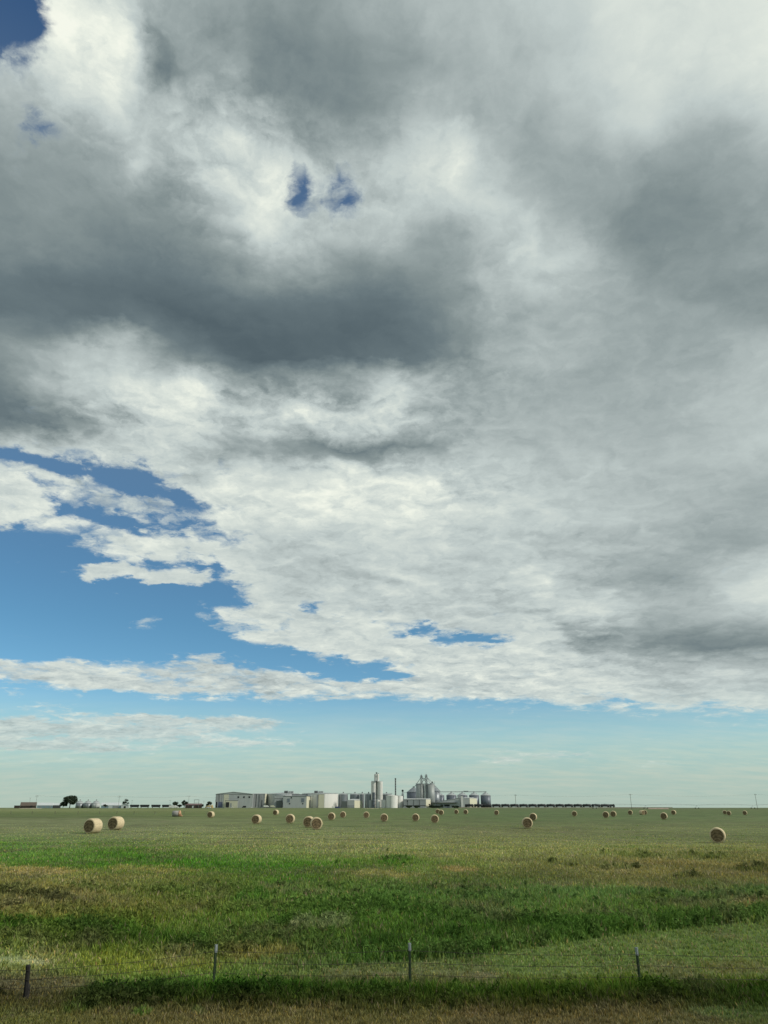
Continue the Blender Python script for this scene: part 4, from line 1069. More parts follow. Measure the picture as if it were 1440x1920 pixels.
for x in (641, 644.5, 648, 650): panel(t, 'post', x, x + .8, 1505, 1514, PD - 8, M_STEEL, .1, .6)
panel(t, 'vessel', 642.2, 644, 1507, 1514, PD - 8, M_WHITE, -1, 3)
# dark column, small tanks, concrete silo tower
a = P(700.5, 1514, PD - 14); r = W(2.7, PD)
t = thing('process_column', a, 'dark slate vertical column in front of the concrete silo tower', 'column')
MB().lathe(a.x, a.y, [(r, a.z - .5), (r, P(700, 1487.5, a.y).z), (r * 1.15, P(700, 1487.3, a.y).z), (r * 1.15, P(700, 1486, a.y).z), (.3, P(700, 1485.5, a.y).z)], 16).build('shell', M_BIND, t)
for k in range(4): MB().lathe(a.x, a.y, [(r + .03, a.z + 4 + 5 * k), (r + .7, a.z + 4.05 + 5 * k), (r + .7, a.z + 4.4 + 5 * k), (r + .03, a.z + 4.45 + 5 * k)], 16).build('platform', M_STEEL, t)
TG = 'white process tanks in front of the silo tower'
tank('storage_tank', 'slim light grey tank left of the dark column', 692.5, 698.2, 1500.5, 1514, PD - 10, M_TANKG, .5, 20, None, TG)
tank('storage_tank', 'small cream tank just right of the dark column', 704, 712.2, 1500, 1514, PD - 10, M_WHITE, 1.4, 24, None, TG)
tank('storage_tank', 'small white tank against the left side of the largest white tank', 714.8, 725, 1500.5, 1514, PD - 14, M_WHITE, 1.2, 24, None, TG)
tank('storage_tank', 'largest bright white tank, below the slim chimney', 724.2, 746, 1492.3, 1515, PD - 20, M_WHITE, 1.6, 40, None, TG, M_WHITE, 1)
tank('storage_tank', 'bright white tank touching the right side of the largest one', 742, 755.6, 1493, 1515.3, PD - 10, M_WHITE, 1.0, 30, None, TG, M_WHITE, 1)
sil = thing('concrete_silo', P(706.5, 1514, PD + 20), 'tall pale concrete silo cluster with a round headhouse on top', 'silo')
zt, zb = P(706, 1465.8, PD + 20).z, P(706, 1514, PD + 20).z
for x, dd, rr in ((700.5, 14, 4.9), (706.8, 20, 4.0), (712.4, 14, 5.2), (703, 28, 4.8), (710, 28, 4.8)):
    c = P(x, 1500, PD + dd); MB().lathe(c.x, c.y, [(W(rr, PD), zb), (W(rr, PD), zt)], 26).build('silo_tube', M_CONC, sil, False)
c = P(706.7, 1500, PD + 20); MB().lathe(c.x, c.y, [(W(10.4, PD), zt + .03), (W(10.4, PD), zt + .7)], 32).build('roof_slab', M_WALLD, sil)
h0, h1 = zt + .72, P(706, 1452.5, PD + 20).z
for x, rr in ((704, 2.6), (708.2, 2.4)):
    c = P(x, 1500, PD + 18); MB().lathe(c.x, c.y, [(W(rr, PD) * 1.15, h0), (W(rr, PD), h0 + 3), (W(rr, PD), h1), (W(rr * .9, PD), h1 + .8)], 20).build('headhouse', M_CONC, sil)
c = P(705.5, 1500, PD + 12)
m_ = MB(); m_.box(c.x - 1, c.x + 1, c.y, c.y + 3, h1 + .8, h1 + 3.6); m_.tube((c.x, c.y + 1, h1 + 3), (c.x + 4.3, c.y + 1, h1 + 1.2), .45, 6); m_.build('head_pulley', M_STEEL, sil)
m_ = MB(); m_.tube((c.x - .4, c.y - 1.5, h0), (c.x - .4, c.y - 1.5, h1 + 1), .5, 6); m_.box(c.x - 1.5, c.x + .6, c.y - 3, c.y - 1.2, h1 - 4.2, h1 - 1.8); m_.box(c.x - 1.7, c.x + 2, c.y - 4, c.y - 1.2, h0 + .1, h0 + 2); m_.build('lift_leg', M_TANKG, sil)
m_ = MB()
for k in range(24):
    th = 2 * math.pi * k / 24; q0 = P(706.7, 1500, PD + 20); e = Vector((q0.x + W(10.3, PD) * math.cos(th), q0.y + W(10.3, PD) * math.sin(th), zt + .7)); m_.tube(e, e + Vector((0, 0, 1.2)), .07, 3)
m_.build('guard_rail', M_STEEL, sil)
# chimney
a = P(741.8, 1514, PD + 25); zt = P(741.8, 1459, PD + 25).z
t = thing('chimney', a, 'slim dark chimney standing between the two silo groups', 'chimney')
MB().lathe(a.x, a.y, [(1.25, a.z), (1.05, zt - 2)], 14).build('flue', M_STACK, t)
MB().lathe(a.x, a.y, [(1.06, zt - 1.98), (1.3, zt - 1.9), (1.3, zt), (1.0, zt + .1)], 14).build('rim', M_STEEL, t)
for k in range(9): MB().lathe(a.x, a.y, [(1.2, a.z + 10 + 4 * k), (1.42, a.z + 10.1 + 4 * k), (1.42, a.z + 10.5 + 4 * k), (1.2, a.z + 10.6 + 4 * k)], 14).build('band', M_BROOF, t)
# scrubber vessel
a = P(755.2, 1514, PD + 10)
t = thing('scrubber_tower', a, 'grey vessel with a dark round top right of the white tanks', 'vessel')
MB().lathe(a.x, a.y, [(W(2.1, PD), a.z), (W(2.1, PD), P(755, 1489, a.y).z), (W(1.3, PD), P(755, 1486.5, a.y).z), (W(1.3, PD), P(755, 1484.5, a.y).z)], 16).build('shell', M_TANKG, t)
MB().lathe(a.x, a.y, [(W(1.3, PD), P(755, 1484.4, a.y).z), (W(2.0, PD), P(755, 1483.5, a.y).z), (W(2.0, PD), P(755, 1481.8, a.y).z), (W(1.0, PD), P(755, 1480.6, a.y).z)], 14).build('dark_cap', M_DARK, t)
m_ = MB(); m_.tube((a.x + 1, a.y, P(755, 1486, a.y).z), (a.x + 8, a.y, P(755, 1486, a.y).z), .18, 5); m_.build('pipe', M_STEEL, t)

# right silo group
def cone_bin(label, x0, x1, ye, yp, yb, D, m=M_BIND, group='steel grain bins in a row under the conveyor', roofm=M_BROOF):
    a, b = P(x0, yb, D), P(x1, yb, D); r = (b.x - a.x) / 2; cx = (a.x + b.x) / 2
    z0, z1, zp = min(a.z, float(terrain(cx, D))) - .6, P(x0, ye, D).z, P(x0, yp, D).z
    t = thing('grain_bin', (cx, D, a.z), label, 'grain bin', group)
    MB().lathe(cx, D, [(r, z0), (r, z1)], 32).build('shell', m, t, True).data.polygons.foreach_set('use_smooth', [True] * 32 + [False, False])
    MB().lathe(cx, D, [(r * 1.02, z1 + .02), (r * 1.02, z1 + .25), (r * .12, zp - .4), (r * .12, zp)], 32).build('roof', roofm, t)
    m_ = MB(); m_.lathe(cx, D, [(r * .14, zp + .02), (r * .14, zp + .9)], 10); m_.build('roof_cap', M_STEEL, t)
    m_ = MB(); th = -1.2; lx, ly = cx + (r + .25) * math.cos(th), D + (r + .25) * math.sin(th)
    for s in (-.25, .25): m_.tube((lx + s, ly, z0 + .6), (lx + s, ly, z1), .06, 4)
    for k in range(int((z1 - z0) / 1.0)): m_.tube((lx - .25, ly, z0 + .8 + k), (lx + .25, ly, z0 + .8 + k), .05, 3)
    m_.build('ladder', M_STEEL, t)
    for s in range(6):
        th = 2 * math.pi * s / 6 + .3; v = .55
        MB().box(cx + r * v * math.cos(th) - .4, cx + r * v * math.cos(th) + .4, D + r * v * math.sin(th) - .4, D + r * v * math.sin(th) + .4, z1 + (zp - z1) * .40, z1 + (zp - z1) * .45 + 1.0).build('roof_vent', M_BROOF, t)
    return t
cone_bin('big dark blue bin with conical roof left of the twin tall silos', 763, 789.5, 1485.5, 1475.5, 1513, PD + 40, M_BIND, 'large bins either side of the twin silos', M_BIN)
cone_bin('big grey bin with conical roof right of the twin tall silos', 806, 825.5, 1484, 1474.5, 1513, PD + 30, M_BIN, 'large bins either side of the twin silos', M_BIN)
M_SILO = mat('ribbed_silo_steel', (.30, .33, .32), .55, .06, .3, metal=.15, stretch=(1, 1, .1), ribs=('X', 2.2, .12))
for x0, x1, yt, lab in ((780.4, 796.2, 1470.4, 'left one of the twin tall silos, straight sided and grey'), (799.2, 815.8, 1470.8, 'right one of the twin tall silos, its right side brightly lit')):
    a, b = P(x0, 1514, PD + 8), P(x1, 1514, PD + 8); r = (b.x - a.x) / 2; cx = (a.x + b.x) / 2; z1 = P(x0, yt, PD + 8).z
    t = thing('tall_silo', (cx, PD + 8, a.z), lab, 'silo', 'twin tall silos')
    MB().lathe(cx, PD + 8, [(r, a.z - .5), (r, z1)], 36).build('shell', M_SILO, t, True).data.polygons.foreach_set('use_smooth', [True] * 36 + [False, False])
    MB().lathe(cx, PD + 8, [(r * 1.03, z1 + .02), (r * 1.03, z1 + .35), (.4, z1 + 1.2)], 36).build('roof', M_BROOF, t)
    m_ = MB()
    for k in range(22):
        th = 2 * math.pi * k / 22; e = Vector((cx + r * math.cos(th), PD + 8 + r * math.sin(th), z1 + .3)); g = Vector((cx + r * math.cos(th + .2856), PD + 8 + r * math.sin(th + .2856), z1 + .3))
        m_.tube(e, e + Vector((0, 0, 1.3)), .07, 3); m_.tube(e + Vector((0, 0, 1.3)), g + Vector((0, 0, 1.3)), .06, 3)
    m_.build('guard_rail', M_STEEL, t)
def lattice(m_, x, y, z0, z1, w_, step=2.2, r=.09):
    c = [(-1, -1), (1, -1), (1, 1), (-1, 1)]
    for i in range(4): m_.tube((x + c[i][0] * w_, y + c[i][1] * w_, z0), (x + c[i][0] * w_, y + c[i][1] * w_, z1), r * 1.5, 4)
    z = z0; k = 0
    while z + step <= z1 + .01:
        for i in range(4):
            j = (i + 1) % 4; a_, b_ = (c[i], c[j]) if k % 2 else (c[j], c[i])
            m_.tube((x + a_[0] * w_, y + a_[1] * w_, z), (x + b_[0] * w_, y + b_[1] * w_, z + step), r, 3)
            m_.tube((x + c[i][0] * w_, y + c[i][1] * w_, z), (x + c[j][0] * w_, y + c[j][1] * w_, z), r, 3)
        z += step; k += 1
def legtower(px, ytop, D, label, spouts):
    a = P(px, 1514, D); zt = P(px, ytop, D).z
    t = thing('elevator_leg', a, label, 'grain elevator', 'grain elevator towers over the twin silos')
    m_ = MB(); lattice(m_, a.x, a.y, a.z, zt - 5, 1.7); m_.build('lattice_tower', M_STEEL, t)
    m_ = MB()
    for s in (-.55, .55): m_.box(a.x + s - .35, a.x + s + .35, a.y - .4, a.y + .4, a.z + .1, zt - 4.6)
    m_.build('bucket_trunk', M_GALV, t)
    m_ = MB(); m_.quad_strip([[(a.x + x, a.y + yy, zt - 4.5 + z) for x, z in ((-1.4, 0), (1.4, 0), (1.5, 1.6), (.8, 2.6), (-.8, 2.6), (-1.5, 1.6))] for yy in (.8, -.8)])
    m_.tube((a.x, a.y, zt - 2), (a.x, a.y, zt + .5), .12, 4); m_.build('head', M_GALV, t)
    m_ = MB(); m_.box(a.x - 2.4, a.x + 2.4, a.y - 2.4, a.y + 2.4, zt - 5.0, zt - 4.7)
    for q in (-2.3, 0, 2.3):
        for q2 in (-2.3, 2.3): m_.tube((a.x + q, a.y + q2, zt - 4.7), (a.x + q, a.y + q2, zt - 3.4), .07, 3)
    m_.build('platform', M_STEEL, t)
    for (ex, ey, dd) in spouts:
        e = P(ex, ey, D + dd); MB().tube((a.x, a.y, zt - 5.2), e, .42, 7).build('spout', M_GALV, t)
    return t
legtower(791, 1450.5, PD + 2, 'left elevator tower with spouts fanning down beside the twin silos', [(776, 1477, 30), (781, 1470, 6), (802, 1470, 6), (811, 1470, 8)])
legtower(800.2, 1449.5, PD + 4, 'right elevator tower with a long spout down to the bin row', [(826.5, 1484.5, 20), (808, 1470, 6), (790, 1469, 6)])
a = P(797.8, 1514, PD + 3)
t = thing('stair_tower', a, 'dark narrow stair tower in the gap between the twin silos', 'stair tower')
m_ = MB(); lattice(m_, a.x, a.y, a.z, P(797, 1468, PD).z, 1.0, 2.0, .13); m_.build('frame', M_STEEL, t)
m_ = MB()
for k in range(17): m_.tube((a.x - .9, a.y - 1.1, a.z + 2 * k), (a.x + .9, a.y - 1.1, a.z + 2 * k + 2), .22, 4)
m_.build('stair', M_STEEL, t)
a = P(810.5, 1469, PD + 6); t = thing('rooftop_unit', a, 'small dark machine on the roof of the right twin silo', 'rooftop unit', 'rooftop machinery boxes')
MB().lathe(a.x, a.y, [(1.3, a.z), (1.5, a.z + 2.2), (.4, a.z + 3.2)], 10).build('housing', M_STEEL, t); MB().tube((a.x + 4, a.y, a.z), (a.x + 4, a.y, a.z + 3.4), .15, 5).build('mast', M_STEEL, t)
for x0, x1, ye, yp, lab in ((817, 833.5, 1491.5, 1486.8, 'bin partly hidden behind the twin silos, first of the conveyor row'),
                            (837.5, 856.5, 1491.3, 1485.5, 'second grain bin of the conveyor row, counted from the twin silos'),
                            (858.3, 877.2, 1491.3, 1485.5, 'third grain bin of the conveyor row, half hidden by the grey gabled shed'),
                            (880.3, 899, 1491.3, 1485.5, 'fourth grain bin of the conveyor row, above the sunlit cream shed end'),
                            (902, 920.8, 1491.6, 1485.3, 'last grain bin at the right end of the plant, dark blue and fully visible')):
    cone_bin(lab, x0, x1, ye, yp, 1513, PD + 35)
a, b = P(824, 1484.6, PD + 35), P(912.5, 1485, PD + 35)
t = thing('grain_conveyor', a, 'long level conveyor bridge running over the row of grain bins', 'conveyor')
MB().box(a.x, b.x, a.y - .5, a.y + .5, a.z - .1, a.z + .65).build('conveyor_box', M_GALV, t)
m_ = MB(); n = 40
for k in range(n):
    x = a.x + (b.x - a.x) * k / n; x2 = a.x + (b.x - a.x) * (k + 1) / n
    m_.tube((x, a.y - .7, a.z - .9), (x2, a.y - .7, a.z + .7) if k % 2 else (x2, a.y - .7, a.z - .9), .07, 3); m_.tube((x, a.y - .7, a.z + .7), (x, a.y - .7, a.z - .9), .06, 3)
m_.tube((a.x, a.y - .7, a.z - .9), (b.x, a.y - .7, a.z - .9), .1, 4); m_.build('truss', M_STEEL, t)
MB().box(P(869, 1485, PD + 35).x, P(878, 1485, PD + 35).x, a.y - .9, a.y + .9, a.z + .7, a.z + 1.4).build('drive_unit', M_STEEL, t)
# sheds under the silos
t = shed('long_shed', 'long low grey shed with sunlit cream slanted end below the twin silos', 'shed', 757, 798.5, 1499, 1514, PD - 25, 812, 40, M_WALLD, M_CREAMLIT, M_ROOFL, 1497)  # slanted end coloured as if the sun falls on it
for x in (764, 775, 786): panel(t, 'downpipe', x, x + .7, 1499.6, 1510, PD - 25, M_TRIM)
panel(t, 'small_window', 763, 764.8, 1501, 1503, PD - 25, M_DARK); panel(t, 'dark_base', 757.4, 798.2, 1509.8, 1511, PD - 25, M_TRIM); panel(t, 'vehicle_door', 803.8, 806.8, 1507.5, 1510, PD - 26, M_DARK)
t = shed('gabled_shed', 'wide grey gabled shed in front of the bin row, its low slope to the left', 'shed', 812, 864.6, 1505, 1514, PD - 20, 865, 30, M_WALL, M_WALL, M_ROOFL, 1496, ridge_x=863)
m_ = panel(t, 'canopy', 808, 858, 1504.6, 1505.3, PD - 26, M_TRIM, .2, 6); panel(t, 'canopy_post', 817.8, 819, 1505.4, 1514, PD - 26, M_TRIM, .2, .8)
panel(t, 'dark_bay', 826, 831, 1508.6, 1514, PD - 20, M_DARK); panel(t, 'dark_bay', 833, 843, 1508.6, 1512, PD - 20, M_DARK)
panel(t, 'upper_box', 859, 864, 1490, 1496, PD - 14, M_WALLD, 0, 6)
t = shed('grey_shed', 'grey shed with white corner and sunlit cream right end in front of the last bins', 'shed', 864.7, 881, 1497, 1514, PD - 22, 894.5, 30, M_WALL, M_CREAMLIT, M_ROOFL, 1495.2)  # brightness of the sun-facing end is put into its cream colour
panel(t, 'white_corner', 864.9, 867.8, 1492.5, 1513.5, PD - 22, M_WHITE, .5, .3)

# cars, scrub and spoil along the foot of the plant
def car(label, x, D, m, L=4.6):
    b = hit(720, 1516); b = P(x, 1514.6, D); t = thing('parked_car', b, label, 'car', 'vehicles parked at the foot of the plant')
    m_ = MB(); m_.quad_strip([[(b.x + q * L, D + y, b.z + z) for q, z in ((-.5, .35), (.5, .35), (.5, .8), (.3, .95), (.18, 1.45), (-.28, 1.45), (-.42, .95), (-.5, .85))] for y in (1.7, 0)]); m_.build('body', m, t)
    MB().box(b.x - .26 * L, b.x + .17 * L, D - .03, D - .01, b.z + .98, b.z + 1.36).build('window', M_DARK, t)
    for s in (-.32, .32): MB().tube((b.x + s * L, D - .06, b.z + .33), (b.x + s * L, D + .2, b.z + .33), .36, 12).build('wheel', M_DARK, t)
for x, m, lab in ((434, M_WHITE, 'white car left of the warehouse porch'), (456, M_DARK, 'black car in front of the warehouse wall'), (469, M_WHITE, 'white car below the right window of the warehouse'),
                  (828, M_DARK, 'dark car under the canopy of the gabled shed, left one'), (840, M_NAVY, 'dark blue car under the canopy of the gabled shed'), (850, M_DARK, 'dark car right of the canopy of the gabled shed'), (797, M_WHITE, 'white car at the right end of the long low shed')):
    car(lab, x, 1235, m)
def mound(label, x0, x1, y0, y1, D, m, name='spoil_mound', n=40, cat='mound'):
    a, b = P(x0, y1, D), P(x1, y1, D); h = P(x0, y0, D).z - a.z
    rings = []
    for k in range(n + 1):
        s = k / n; x = a.x + (b.x - a.x) * s; e = min(1, 8 * s, 8 * (1 - s)) ** .6
        hh = h * e * (.75 + .5 * vnoise(np.array([s * 17.3]), np.array([x0 * .37]), 4)[0])
        rings.append([(x, D - 3.0, a.z - .4), (x, D - 1.6, a.z + hh * .75), (x, D, a.z + hh), (x, D + 2, a.z + hh * .7), (x, D + 3.6, a.z - .4)])
    o = MB().quad_strip(rings, caps=True).build(name, m, None, True)
    return tag(o, label, cat)
mound('long low pale heap lying in the grass below the white process tanks', 677, 720, 1515.8, 1519.0, 900, M_SOIL)
mound('long low pale heap in the grass in front of the far left barn', 31, 82, 1515.4, 1518.2, 900, M_SOIL)
mound('pinkish low heap far out on the right, behind the small bales', 1212, 1256, 1515.4, 1517.8, 780, mat('pinkish_spoil', (.36, .27, .22), .95, .15, .5))
mound('yellow brown heap left of the big grey warehouse', 384, 400, 1509.5, 1516.5, 1180, mat('yellow_soil', (.42, .33, .14), .95, .25, .4))

# tank cars
car_d = 1215
proto_c = None
xs = np.linspace(871.5, 1143, 17)
step_m = W((xs[1] - xs[0]), car_d)
zrail = P(1000, 1513.6, car_d).z
for i, x in enumerate(xs[:-1]):
    b = P(x + (xs[1] - xs[0]) / 2, 1513.6, car_d)
    nth = 'first second third fourth fifth sixth seventh eighth ninth tenth eleventh twelfth thirteenth fourteenth fifteenth sixteenth'.split()[i]
    lab = f'black rail tank car, {nth} from the left end of the train'
    if proto_c is None:
        t = proto_c = thing('tank_car', b, lab, 'rail car', 'black tank cars of the train')
        L = step_m * .975; r = 1.9
        m_ = MB(); pr = [(-.5, .05), (-.49, .6), (-.47, .85), (-.44, 1), (.44, 1), (.47, .85), (.49, .6), (.5, .05)]
        m_.quad_strip([[(b.x + q * L, b.y + r * s * math.cos(2 * math.pi * k / 20), b.z + 2.65 + r * s * math.sin(2 * math.pi * k / 20)) for k in range(20)] for q, s in pr[::-1]])
        m_.build('tank', M_BLACK, t, True)
        MB().lathe(b.x, b.y, [(.8, b.z + 4.3), (.8, b.z + 4.75), (.5, b.z + 4.85)], 12).build('dome', M_BLACK, t)
        MB().box(b.x - L * .49, b.x + L * .49, b.y - .5, b.y + .5, b.z + .85, b.z + 1.15).build('underframe', M_DARK, t)
        m_ = MB(); m_.box(b.x - 2.2, b.x + 2.2, b.y - 1.3, b.y - 1.1, b.z + 4.1, b.z + 4.2)
        for s in (-2.1, -.7, .7, 2.1): m_.tube((b.x + s, b.y - 1.2, b.z + 4.2), (b.x + s, b.y - 1.2, b.z + 4.9), .05, 3)
        m_.tube((b.x - 2.1, b.y - 1.2, b.z + 4.9), (b.x + 2.1, b.y - 1.2, b.z + 4.9), .05, 3); m_.build('walkway', M_DARK, t)
        for s in (-.38, .38):
            o = MB().box(b.x + s * L - 1.4, b.x + s * L + 1.4, b.y - 1.0, b.y - .8, b.z + .35, b.z + .75).build('bogie', M_DARK, t)
            for q in (-.9, .9): MB().tube((b.x + s * L + q, b.y - .78, b.z + .46), (b.x + s * L + q, b.y + .78, b.z + .46), .46, 12).build('wheel', M_DARK, o)
    else:
        t = copy_tree(proto_c); t.location = b; t['label'] = lab
b = P(1148, 1513.6, car_d); t = thing('locomotive', b, 'dark locomotive at the right end of the black tank train', 'locomotive')
L = W(10.5, car_d)
MB().box(b.x - L / 2, b.x + L / 2, b.y - 1.5, b.y + 1.5, b.z + 1.0, b.z + 1.5).build('underframe', M_DARK, t)
MB().box(b.x - L * .46, b.x + L * .22, b.y - 1.0, b.y + 1.0, b.z + 1.55, b.z + 4.0).build('hood', M_BLACK, t)
MB().box(b.x + L * .225, b.x + L * .36, b.y - 1.5, b.y + 1.5, b.z + 1.55, b.z + 4.6).build('cab', M_BLACK, t)
MB().box(b.x + L * .362, b.x + L * .47, b.y - .9, b.y + .9, b.z + 1.55, b.z + 3.1).build('nose', M_BLACK, t)
for s in (-.36, -.28, -.2, .2, .28, .36): MB().tube((b.x + s * L, b.y - .78, b.z + .5), (b.x + s * L, b.y + .78, b.z + .5), .5, 12).build('wheel', M_DARK, t)
m_ = MB(); a, e = P(860, 1513.6, car_d), P(1260, 1513.6, car_d)
zr_ = a.z
m_.prism([(a.x, car_d - 3), (e.x, car_d - 3), (e.x, car_d + 3), (a.x, car_d + 3)], zr_ - 2.2, zr_ - .1)
tag(m_.build('railway_embankment', M_SOIL), kind='structure')
for y in (-.74, .74): 
    o = MB().box(a.x, e.x, car_d + y - .05, car_d + y + .05, zr_ - .098, zr_ + .02).build('rail', M_DARK); tag(o, kind='structure')

# ------------------------------------------------------------------ trees and scrub
M_LEAF = mat('dark_foliage', (.020, .036, .016), .8, .5, 1.2)
M_BARK = mat('bark', (.06, .05, .035), .95, .2, 3)
def tree(label, x, yb, yt, wpx, D, seed, bare=0.0, name='broadleaf_tree', group='trees around the left farmstead', mleaf=None, lobes=7):
    r_ = random.Random(seed)
    b = P(x, yb, D); H = P(x, yt, D).z - b.z; Wd = W(wpx, D) / 2
    t = thing(name, b, label, 'tree', group)
    m_ = MB(); m_.tube(b - Vector((0, 0, .5)), b + Vector((0, 0, H * .35)), H * .045, 8, H * .03)
    tips = []
    for k in range(lobes):
        a = k / lobes * 6.283 + r_.uniform(-.4, .4); rr = Wd * r_.uniform(.3, .72); zz = H * r_.uniform(.42, .80)
        e = b + Vector((rr * math.cos(a), rr * math.sin(a), zz)); m_.tube(b + Vector((0, 0, H * r_.uniform(.15, .34))), e, H * .02, 5, H * .006); tips.append(e)
    tips.append(b + Vector((r_.uniform(-.1, .1) * Wd, 0, H * .84)))
    m_.build('trunk', M_BARK, t)
    c = MB()
    for e in tips:
        lr = Wd * r_.uniform(.30, .44); lh = min(lr * .8, b.z + H - e.z) + .1
        for _ in range(int(190 * (1 - bare))):
            u, v = r_.uniform(0, 6.283), math.acos(r_.uniform(-1, 1)); q = r_.random() ** .4
            p = e + Vector((lr * q * math.sin(v) * math.cos(u), lr * q * math.sin(v) * math.sin(u), lh * q * math.cos(v)))
            s = Wd * r_.uniform(.05, .11); n1 = Vector((r_.gauss(0, 1), r_.gauss(0, 1), r_.gauss(0, 1))).normalized(); n2 = n1.orthogonal().normalized(); n3 = n1.cross(n2)
            i = len(c.v); c.v += [tuple(p + n2 * s), tuple(p + n3 * s * .7), tuple(p - n2 * s), tuple(p - n3 * s * .7)]; c.f.append((i, i + 1, i + 2, i + 3))
    c.build('crown', mleaf or M_LEAF, t)
    return t
FD = 1150
tree('large dark round tree beside the left farm bins, the biggest tree', 130.5, 1514.5, 1491.5, 31, FD - 20, 3, lobes=11)
tree('low dark bush spreading at the left foot of the large tree', 118, 1514.5, 1503, 18, FD - 25, 5, name='bush')
tree('small dark bush in front of the white farm sheds', 197, 1515, 1508, 9, FD - 40, 6, name='bush')
tree('ragged half bare tree rising behind the white farm sheds', 234, 1514, 1497.5, 15, FD + 40, 8, .55)
tree('round dark tree at the right end of the rail cars', 327.5, 1515, 1502.5, 13, FD, 9)
tree('spreading dark tree left of the tall crossarm pole', 345, 1515, 1500, 15, FD, 10)
tree('small dark tree left of the big grey warehouse', 391.5, 1514, 1502, 12, FD + 30, 12)
tree('low dark bush right of the gantry frame', 377, 1515, 1507, 10, FD, 13, name='bush')
tree('low dark bush between the two dark trees near the brown building', 336.5, 1515, 1508.5, 10, FD, 14, name='bush')
r0 = random.Random(4)
for i, (x, lab) in enumerate([(766, 'dark scrub at the left foot of the long low shed'), (781, 'dark scrub below the middle of the long low shed'), (812, 'dark scrub left of the canopy post'), (823, 'dark scrub just right of the canopy post'), (854, 'dark scrub by the right end of the gabled shed')]):
    tree(lab, x, 1515, 1510.6, 15, 1225, 20 + i, name='bush', group='scrub bushes at the foot of the sheds')

# ------------------------------------------------------------------ the farmstead on the left
M_BARN = mat('dark_brown_barn_wood', (.055, .042, .035), .9, .2, .8)
M_BROOFB = mat('brown_barn_roof', (.12, .095, .075), .8, .15, .5)
M_PALEBLUE = mat('pale_blue_sheet', (.24, .34, .38), .6, .08, .4, ribs=('X', 1.2, .12))
M_FARMW = mat('white_farm_sheet', (.56, .60, .60), .6, .06, .3)
t = shed('barn', 'dark brown gabled barn at the far left of the horizon', 'barn', 37, 67, 1511, 1515.5, FD, 67.6, 16, M_BARN, M_BARN, M_BROOFB, 1504)
panel(t, 'doorway', 56, 61, 1510.5, 1515.5, FD, M_DARK)
shed('lean_to', 'low dark shed joined to the left of the brown barn', 'shed', 26, 36.6, 1511, 1515.5, FD, 36.9, 10, M_BARN, M_BARN, M_TRIM)
t = shed('farm_shed', 'long pale blue farm shed between the brown barn and the large tree', 'shed', 69, 98, 1510.4, 1514.5, FD, 99, 14, M_PALEBLUE, M_PALEBLUE, M_FARMW, 1505)
for x in (75, 84, 93): panel(t, 'door', x, x + 3, 1511.2, 1514.5, FD, M_WALLD)
t = shed('farm_shed', 'low pale roofed shed with dark open front left of the large tree', 'shed', 98.5, 113, 1510, 1514.5, FD + 5, 113.5, 14, M_TRIM, M_TRIM, M_FARMW, 1506)
for i, (x0, x1, lab) in enumerate([(141.5, 155.5, 'left one of the three peaked farm bins right of the large tree'), (156.5, 171, 'middle one of the three peaked farm bins'), (171.8, 186.5, 'right one of the three peaked farm bins, palest')]):
    cone_bin(lab, x0, x1, 1506.2, 1500.4, 1514.5, FD + 10, M_BIN if i < 2 else M_WALL, 'three peaked farm bins', M_BROOF)
t = shed('farm_shed', 'long white roofed farm building with blue grey wall right of the three bins', 'shed', 189, 226, 1510.4, 1516, FD - 10, 226.5, 18, M_PALEBLUE, M_FARMW, M_FARMW, 1504.8)
panel(t, 'door', 212, 223, 1510.8, 1516, FD - 10, M_WALLD); panel(t, 'white_bay', 203, 211, 1510.8, 1516, FD - 10, M_FARMW)
t = shed('farm_shed', 'small white gabled shed at the right end of the white roofed farm building', 'shed', 227, 241, 1510, 1516, FD - 14, 241.5, 14, M_FARMW, M_FARMW, M_FARMW, 1507, ridge_x=234)
panel(t, 'door', 232, 236, 1511.5, 1516, FD - 14, M_DARK)
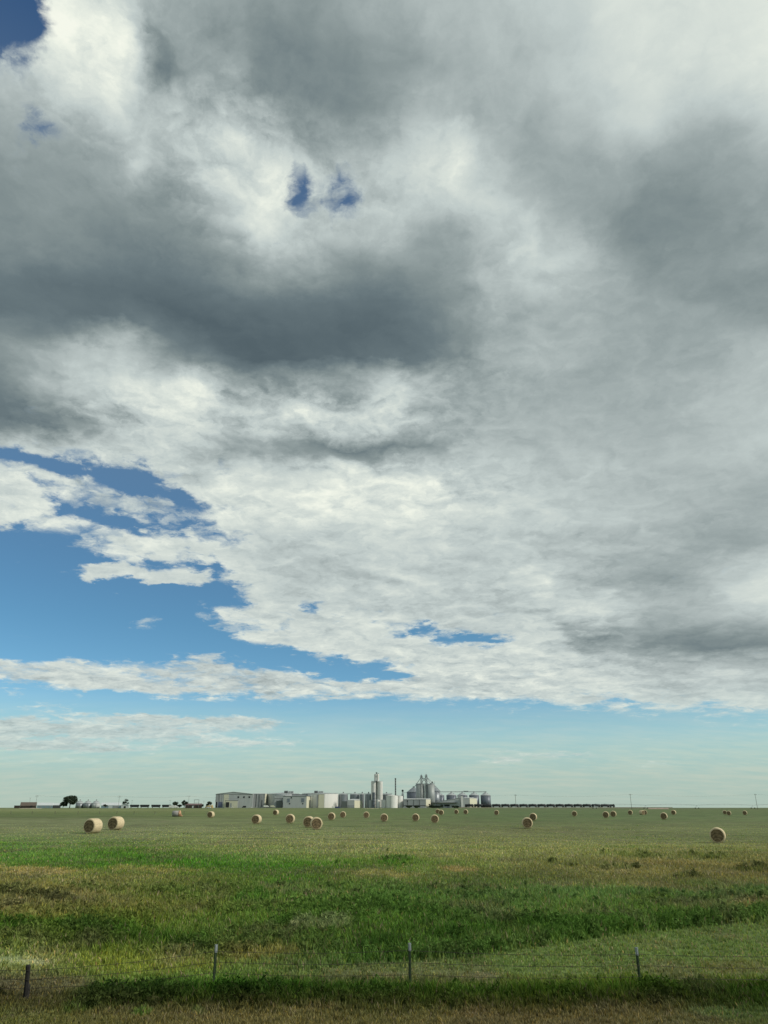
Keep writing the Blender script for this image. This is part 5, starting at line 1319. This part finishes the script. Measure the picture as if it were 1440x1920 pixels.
for i, (x, lab) in enumerate([(252, 'leftmost of the dark rail cars parked near the white farm sheds'), (271, 'second dark rail car from the white farm sheds'), (292, 'third dark rail car from the white farm sheds'), (312, 'rightmost dark rail car, next to the white tanker')]):
    b = P(x, 1514.8, FD - 5); Lr = W(16.5, FD)
    if i == 0:
        t = hop = thing('hopper_car', b, lab, 'rail car', 'dark rail cars behind the left field')
        MB().quad_strip([[(b.x + q * Lr, b.y + yy, b.z + z) for q, z in ((-.5, 4.0), (-.5, 2.0), (-.36, .9), (.36, .9), (.5, 2.0), (.5, 4.0), (.46, 4.3), (-.46, 4.3))] for yy in (-1.5, 1.5)]).build('hopper_body', M_BLACK, t)
        for s in (-.4, .4): MB().tube((b.x + s * Lr, b.y - .8, b.z + .46), (b.x + s * Lr, b.y + .8, b.z + .46), .48, 12).build('wheel', M_DARK, t)
        MB().box(b.x - .47 * Lr, b.x + .47 * Lr, b.y - 1.56, b.y - 1.51, b.z + 3.1, b.z + 3.3).build('rib', M_TRIM, t)
    else:
        t = copy_tree(hop); t.location = b; t['label'] = lab
truck('white tanker truck between the rail cars and the round dark tree', 325, 1515.5, FD - 30, 13, M_WHITE, M_WHITE, 3.8, 'tanker_truck')
t = shed('brown_building', 'low brown building under the tall crossarm pole', 'building', 347, 378, 1509.5, 1514.8, FD - 5, 378.5, 12, M_BARN, M_BARN, mat('purple_brown_roof', (.16, .11, .11), .8, .1, .5), 1506.5)
for x in (352, 360, 369): panel(t, 'bay', x, x + 3, 1511, 1514.8, FD - 5, M_FARMW if x == 360 else M_DARK)
a, b = P(363.3, 1514, FD - 20), P(373.2, 1499.3, FD - 20)
t = thing('gantry_frame', a, 'tall open gantry frame standing over the low brown building', 'gantry')
MB().box(a.x - .2, b.x + .2, a.y - .25, a.y + .25, b.z - .5, b.z).build('beam', M_STEEL, t)
for x in (a.x, b.x): MB().tube((x, a.y, a.z), (x, a.y, b.z - .51), .25, 6).build('leg', M_STEEL, t)
MB().tube((a.x, a.y, b.z - 3.6), (b.x, a.y, b.z - 3.6), .12, 5).build('brace', M_STEEL, t)
truck('white pickup sized truck left of the big grey warehouse', 391, 1516, 1120, 6, M_WHITE, M_FARMW, 2.2, 'pickup_truck')

for o in bpy.data.objects:                      # insulators and vents are one piece of pattern on what carries them
    if o.type == 'MESH' and o.name.split('.')[0] == 'insulator': o['kind'] = 'stuff'
